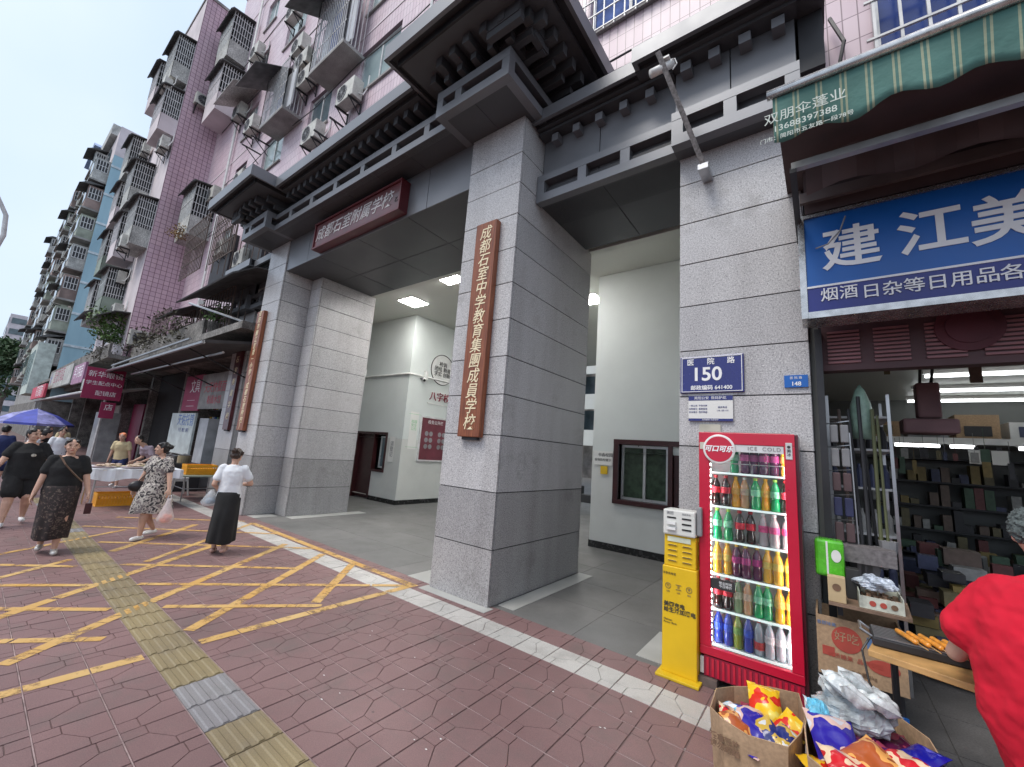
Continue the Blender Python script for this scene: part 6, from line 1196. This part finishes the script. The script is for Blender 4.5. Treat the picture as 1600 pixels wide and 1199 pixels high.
# woman in white tee seen from behind
p3_ = person('woman in white tee and long black skirt standing with her back to the camera', (-6.98, 2.50, .004), 148, 1.49, .93, topm=WHTC, long_top=.83, skirt=1, skm=BLKC, skirt_h=(.95, .17), flare=.045, hands=((.24, -.12, 1.02), (.14, .20, .94)), feet=((.05, .09), (-.10, -.07)), head=(-12, 24), hair='bun', shoe=M('nude_sandal', (.5, .3, .24), .5), hairm=M('brown_hair', (.035, .018, .012), .4, 0, .4, 30, world=False, bump=.3, bs_=90))
q = wpt(p3_, (.14, .27, .86)); t = thing('clear_bag', 'clear plastic bag with dark contents hanging from the arm of the woman in white', 'bag', q); obj('bag_film', MB().lathe([(.02, .06), (.06, 0), (.12, -.11), (.10, -.16), (.03, -.17)], 16, q), PLAST, t, smooth=True); obj('contents', MB().ell((q[0], q[1], q[2]-.1), (.06, .07, .05)), M('slate_item', (.2, .24, .3)), t)
# man in black with a round white fan
p4_ = person('heavy man in black tee and black shorts walking with a round white fan', (-10.5, .72, .004), -2, 1.56, 1.26, topm=BLKC, long_top=.74, shorts=1, skm=BLKC, hands=((.08, .36, .78), (.16, -.36, .80)), feet=((.20, -.11), (-.12, .11)), head=(35, 2), hair='short')
q = wpt(p4_, (.24, -.36, .72)); t = thing('hand_fan', 'round white hand fan held low by the man in black', 'fan', q); obj('fan_disc', MB().lathe([(.17, -.004), (.17, .004)], 28, (q[0], q[1]-.12, q[2]-.06), 'z'), M('fan_white', (.72, .8, .85), .5), t).rotation_euler = (0, 0, 0); obj('fan_handle', MB().tube([(q[0], q[1]+.02, q[2]), (q[0], q[1]-.0, q[2]-.06)], .008, 6), WHITEP, t)
t = thing('shirt_print', 'small pale print on the chest of the man in black', 'print', (0, 0, 0)); q = wpt(p4_, (.215, .05, 1.14)); obj('print', MB().ell(q, (.008, .03, .025), 12, 7), M('pale_print', (.45, .42, .36), .8, 0, .5, 40), t)
# background people
def bgp(lb, x, y, ang, tm, sm, **k): return person(lb, (x, y, .0), ang, 1.5, k.pop('fat', 1), topm=tm, skm=sm, shorts=1, vox=.014, **k)
NVY = M('navy_cloth', (.02, .03, .10), .9, world=False); LBL = M('pale_blue_cloth', (.42, .55, .66), .9, world=False); PUR = M('purple_apron', (.05, .03, .06), .9, world=False); TAN = M('cream_cloth', (.6, .5, .3), .9, world=False)
bgp('person in pale blue shirt with back turned, leftmost in the distant crowd', -15.5, .05, 120, LBL, NVY); bgp('person in navy clothes between two pale shirts in the distant crowd', -15.8, .62, 160, NVY, NVY)
bgp('person in white shirt bending, directly behind the man in black', -14.2, .78, 100, WHTC, NVY, lean=.8, hands=((.35, .2, .9), (.35, -.2, .9))); bgp('person in black standing behind the blue parasol crowd', -19.5, 1.6, 60, BLKC, NVY); bgp('small distant person in cream under the parasol', -23, 2.3, 20, TAN, NVY)
bgp('person in white seen between the man and the woman in black', -16.5, 1.62, 10, WHTC, NVY)
bgp('vendor in purple apron bending over the white stall table', -13.3, 3.0, -70, M('mauve_cloth', (.35, .28, .33), .9, world=False), PUR, lean=.9, hands=((.42, .15, .92), (.42, -.15, .92)), hair='pony')
bgp('vendor in cream with orange hat sitting behind the far end of the stall', -15.6, 2.75, -30, TAN, NVY, lean=.3, hairm=M('orange_hat', (.75, .25, .12), .8))
# man in red beside the grill, close to the camera
t = thing('person', 'grey haired man in loose red tee leaning over the grill at the right edge', 'person', (.85, 2.95, 0))
cx_, cy_ = .86, 3.0
mb = MB().loft([(cx_+.03, cy_, .44, .27, .20), (cx_+.01, cy_, .55, .29, .22), (cx_, cy_, .72, .33, .24), (cx_, cy_, .95, .34, .25), (cx_-.0, cy_, 1.12, .33, .24), (cx_+.01, cy_, 1.22, .30, .22), (cx_+.02, cy_, 1.30, .24, .18), (cx_+.05, cy_, 1.355, .14, .13), (cx_+.06, cy_, 1.37, .08, .09)], 40)
mb.cap((.66, 3.02, 1.23), .105, (.54, 3.08, 1.04), .105, 18); mb.cap((.66, 3.02, 1.2), .11, (.58, 3.06, 1.06), .115, 18); mb.cap((1.1, 3.02, 1.22), .11, (1.2, 3.1, 1.02), .10, 18)
o = obj('red_shirt', mb, REDC, t); remesh(o, .009, 4, .035, .13); tx = bpy.data.textures.new('creases', 'CLOUDS'); tx.noise_scale = .045; dd = o.modifiers.new('creases', 'DISPLACE'); dd.texture = tx; dd.strength = .005; dd.mid_level = .5
bd = MB().cap((.90, 3.0, 1.30), .075, (.84, 3.04, 1.44), .06, 16); bd.cap((.54, 3.08, 1.02), .048, (.50, 3.16, .90), .040, 14); bd.cap((.50, 3.16, .90), .038, (.56, 3.40, .86), .027, 14); hand(bd, (.56, 3.40, .86), (.25, 1, -.1), (0, 0, -1), 1.0, .7)
bd.cap((1.2, 3.1, .98), .046, (1.1, 3.3, .85), .032, 12); hand(bd, (1.1, 3.3, .85), (-.4, 1, -.1), (0, 0, -1), 1.0, .6)
for x, y in ((.78, 2.97), (1.0, 3.02)): bd.cap((x, y, .72), .085, (x+.01, y+.02, .42), .058, 14); bd.cap((x+.01, y+.02, .42), .058, (x, y-.03, .09), .034, 14); bd.cap((x, y-.05, .04), .03, (x, y+.1, .032), .028, 10)
bd.loft([(.89, 3.0, .68, .2, .14), (.89, 3.0, .95, .2, .15), (.89, 3.0, 1.25, .19, .14), (.89, 3.0, 1.33, .09, .08)], 24); o = obj('body', bd, SKIN, t); remesh(o, .0065, 2)
hq = Matrix.Rotation(R(70), 3, 'Z') @ Matrix.Rotation(R(35), 3, 'Y'); hc = Vector((.80, 3.08, 1.515)); W = lambda v: hc+hq @ Vector(v)
hb = MB().ell(W((0, 0, 0)), (.09, .075, .10), 20, 14, hq).ell(W((.025, 0, -.055)), (.06, .055, .06), 18, 12, hq).ell(W((.092, 0, -.02)), (.016, .013, .022), 10, 8, hq)
for sd_ in (1, -1): hb.ell(W((0, .075*sd_, -.01)), (.017, .012, .03), 10, 8, hq)
hb.cap(W((-.02, 0, -.05)), .045, (.88, 3.01, 1.38), .055, 12); o = obj('head', hb, SKIN, t); remesh(o, .006, 2)
for sd_ in (1, -1): obj('eye', MB().ell(W((.083, .03*sd_, .005)), (.007, .012, .005), 10, 6, hq), EYEM, o)
obj('mouth', MB().ell(W((.085, 0, -.062)), (.006, .022, .006), 10, 6, hq), LIPS, o)
hr = MB().ell(W((-.022, 0, .03)), (.10, .094, .095), 22, 16, hq).ell(W((-.05, 0, -.01)), (.07, .085, .07), 18, 12, hq)
o = obj('hair', hr, M('grey_hair', (.10, .12, .12), .8, 0, .5, 60, world=False, bump=1, bs_=120), t); remesh(o, .005, 0, .035, .012)
for x in (.78, 1.0): obj('shorts_leg', MB().cap((x, 2.99, .74), .115, (x+.005, 3.0, .50), .105, 18), M('grey_shorts', (.12, .11, .11), .9, world=False), t); obj('shoe', MB().cap((x, 2.96, .035), .04, (x, 3.12, .03), .036, 12), BLKC, t)
# ================================================================== stall in front of the left shops
t = thing('stall_table', 'white clothed stall table with snacks and a basin behind the walkers', 'table', (-12.0, 2.35, 0)); obj('tabletop', MB().box(-12.6, -11.5, 1.65, 3.1, .76, .80), WHITEP, t, bev=.006)
mb = MB()
for i in range(24):
    y0, y1 = 1.63+.062*i, 1.63+.062*(i+1); d = lambda y: .03*math.sin(y*23); mb.quad((-11.48+d(y0), y0, .81), (-11.48+d(y1), y1, .81), (-11.46+d(y1), y1, .60+.03*math.sin(y1*9)), (-11.46+d(y0), y0, .60+.03*math.sin(y0*9)))
mb.quad((-12.6, 1.62, .811), (-11.48, 1.62, .811), (-11.48, 3.12, .811), (-12.6, 3.12, .811)); tag(obj('tablecloth', mb, WHTC, None), 'white cloth hanging over the stall table edge', 'tablecloth')
for x in (-12.5, -11.6):
    for y in (1.75, 3.0): obj('leg', MB().tube([(x, y, 0), (x, y, .76)], .018, 6), STEEL, t)
obj('brace', MB().tube([(-11.6, 1.75, .45), (-11.6, 3.0, .45)], .012, 6), STEEL, t)
for i, (x, y, mt, lb_) in enumerate([(-11.8, 1.85, M('mauve_tray', (.4, .33, .35)), 'flat mauve tray of pancakes at the near end of the stall'), (-12.1, 2.05, TAN, 'stack of pale flatbreads on the stall table'), (-11.75, 2.3, M('mauve_tray', (.4, .33, .35)), 'second mauve tray of snacks in the middle of the stall'), (-12.3, 2.5, TAN, 'cream bundle of food at the back of the stall table')]):
    o = thing('food_tray', lb_, 'food tray', (x, y, .815)); obj('tray', MB().lathe([(.16, .815), (.2, .84), (.19, .845)], 16, (x, y, 0)), mt, o); mbb = MB()
    for k in range(9): mbb.ell((x+random.uniform(-.1, .1), y+random.uniform(-.1, .1), .855+.012*(k//3)), (.06, .05, .014), 8, 5)
    obj('food', mbb, M('flatbread', (.55, .42, .32), .7, 0, .4, 20), o)['kind'] = 'stuff'
t = thing('basin', 'turquoise plastic basin on the stall table', 'basin', (-12.1, 2.75, .815)); obj('bowl', MB().box(-12.22, -11.98, 2.63, 2.87, .815, .93), M('turquoise_plastic', (.08, .40, .42), .35), t, bev=.03)
def crate(lb_, x0, x1, y0, y1, z0, h):
    t = thing('plastic_crate', lb_, 'crate', ((x0+x1)/2, (y0+y1)/2, z0)); oc = M('orange_plastic', (.80, .36, .02), .4, 0, .1, 9); obj('crate_rim', MB().box(x0, x1, y0, y0+.02, z0+h-.05, z0+h).box(x0, x1, y1-.02, y1, z0+h-.05, z0+h).box(x0, x0+.02, y0+.02, y1-.02, z0+h-.05, z0+h).box(x1-.02, x1, y0+.02, y1-.02, z0+h-.05, z0+h).box(x0, x1, y0, y1, z0, z0+.03), oc, t)
    mb = MB(); n_ = 12
    for k in range(n_+1):
        y = y0+.01+(y1-y0-.03)*k/n_; mb.box(x1-.014, x1-.004, y-.004, y+.018, z0+.03, z0+h-.05).box(x0+.004, x0+.014, y-.004, y+.018, z0+.03, z0+h-.05); x = x0+.01+(x1-x0-.03)*k/n_; mb.box(x-.004, x+.018, y0+.004, y0+.014, z0+.03, z0+h-.05)
    mb.box(x0+.02, x1-.02, y0+.02, y1-.02, z0+.031, z0+h*.6); obj('crate_slats', mb, oc, t)
crate('orange plastic crate on the ground under the white stall table', -12.45, -12.05, 1.9, 2.5, .0, .26); crate('orange plastic crate on the green folding table by the gate pillar', -12.9, -12.5, 3.45, 4.1, .615, .24)
t = thing('folding_table', 'grey green folding table with an orange crate beside the outer left pillar', 'table', (-12.7, 3.7, 0)); obj('tabletop', MB().box(-13.2, -12.2, 3.3, 4.25, .58, .61), M('sage_top', (.22, .26, .22), .5), t, bev=.006)
for x in (-13.1, -12.3):
    for y in (3.4, 4.15): obj('leg', MB().tube([(x, y, 0), (x, y, .58)], .015, 6), STEEL, t)
obj('brace', MB().tube([(-12.3, 3.4, .3), (-12.3, 4.15, .3)], .01, 5).tube([(-13.1, 3.4, .3), (-12.3, 3.4, .3)], .01, 5), STEEL, t)
for i, (x, y, lb_) in enumerate([(-12.4, 2.95, 'white plastic stool between the stall table and the green table'), (-13.5, 3.1, 'white plastic stool behind the woman in the floral dress'), (-13.6, 3.65, 'white plastic stool nearest the folding table legs')]):
    t = thing('plastic_stool', lb_, 'stool', (x, y, 0), 'white plastic stools'); obj('seat', MB().box(x-.16, x+.16, y-.16, y+.16, .42, .46), WHITEP, t, bev=.015)
    for a in (-1, 1):
        for b in (-1, 1): obj('leg', MB().tube([(x+a*.13, y+b*.13, .43), (x+a*.19, y+b*.19, 0)], .022, 5), WHITEP, t)
    obj('seat_skirt', MB().box(x-.15, x+.15, y-.15, y+.15, .36, .419), WHITEP, t)
for i, (x, y, mt, lb_) in enumerate([(-14.6, 3.6, STEEL, 'steel pot on the stove behind the stools'), (-14.9, 4.0, M('tin_brown', (.4, .32, .2), .4), 'brown tin pot next to the steel one')]):
    t = thing('cooking_pot', lb_, 'pot', (x, y, .75)); obj('pot_body', MB().lathe([(.15, .75), (.16, .95), (.165, .96)], 18, (x, y, 0)), mt, t); obj('lid', MB().lathe([(.16, .965), (.05, .99), (.02, 1.01)], 18, (x, y, 0)), STEEL, t)
tag(cube('stove_counter', -15.3, -14.3, 3.4, 4.3, 0, .748, METD), 'dark stove counter carrying two pots left of the gate', 'counter')
t = thing('parasol', 'blue parasol with pale printed panels in the distant crowd', 'parasol', (-30, 2.0, 0)); n_ = 8; cx, cyy = -30, 1.95
obj('pole', MB().tube([(cx, cyy, 0), (cx, cyy, 2.2)], .02, 6), STEELW, t)
for k in range(n_):
    a, b = 2*math.pi*k/n_, 2*math.pi*(k+1)/n_; P = lambda an, r_, z: (cx+r_*math.cos(an), cyy+r_*math.sin(an), z); mb = MB()
    mb.quad(P(a, .02, 2.16), P(b, .02, 2.16), P(b, .75, 1.88), P(a, .75, 1.88)); mb.quad(P(a, .75, 1.88), P(b, .75, 1.88), P(b, 1.35, 1.48), P(a, 1.35, 1.48)); mb.quad(P(a, 1.35, 1.48), P(b, 1.35, 1.48), P(b, 1.36, 1.38), P(a, 1.36, 1.38))
    obj('panel', mb, M('parasol_blue', (.06, .08, .42), .6) if k % 3 else M('parasol_print', (.25, .25, .5), .6, 0, .5, 4), t)
tag(obj('grey_canopy', MB().prism([(-2.2, 2.0), (-.4, 2.25), (1.2, 2.0), (-.4, 2.2)], 'x', -46, -38), M('canopy_pale', (.4, .42, .43), .7)), 'pale flat stall canopy behind the crowd at the far left', 'canopy')
# lettering becomes flat mesh
def finish():
    dg = bpy.context.evaluated_depsgraph_get()
    for o in [x for x in bpy.data.objects if x.type == 'FONT']:
        me = bpy.data.meshes.new_from_object(o.evaluated_get(dg)); nm = o.name; o.name = 'old'; q = bpy.data.objects.new(nm, me); C.objects.link(q)
        q.parent = o.parent; q.location = o.location; q.rotation_euler = o.rotation_euler; q.scale = o.scale; bpy.data.objects.remove(o)
finish()
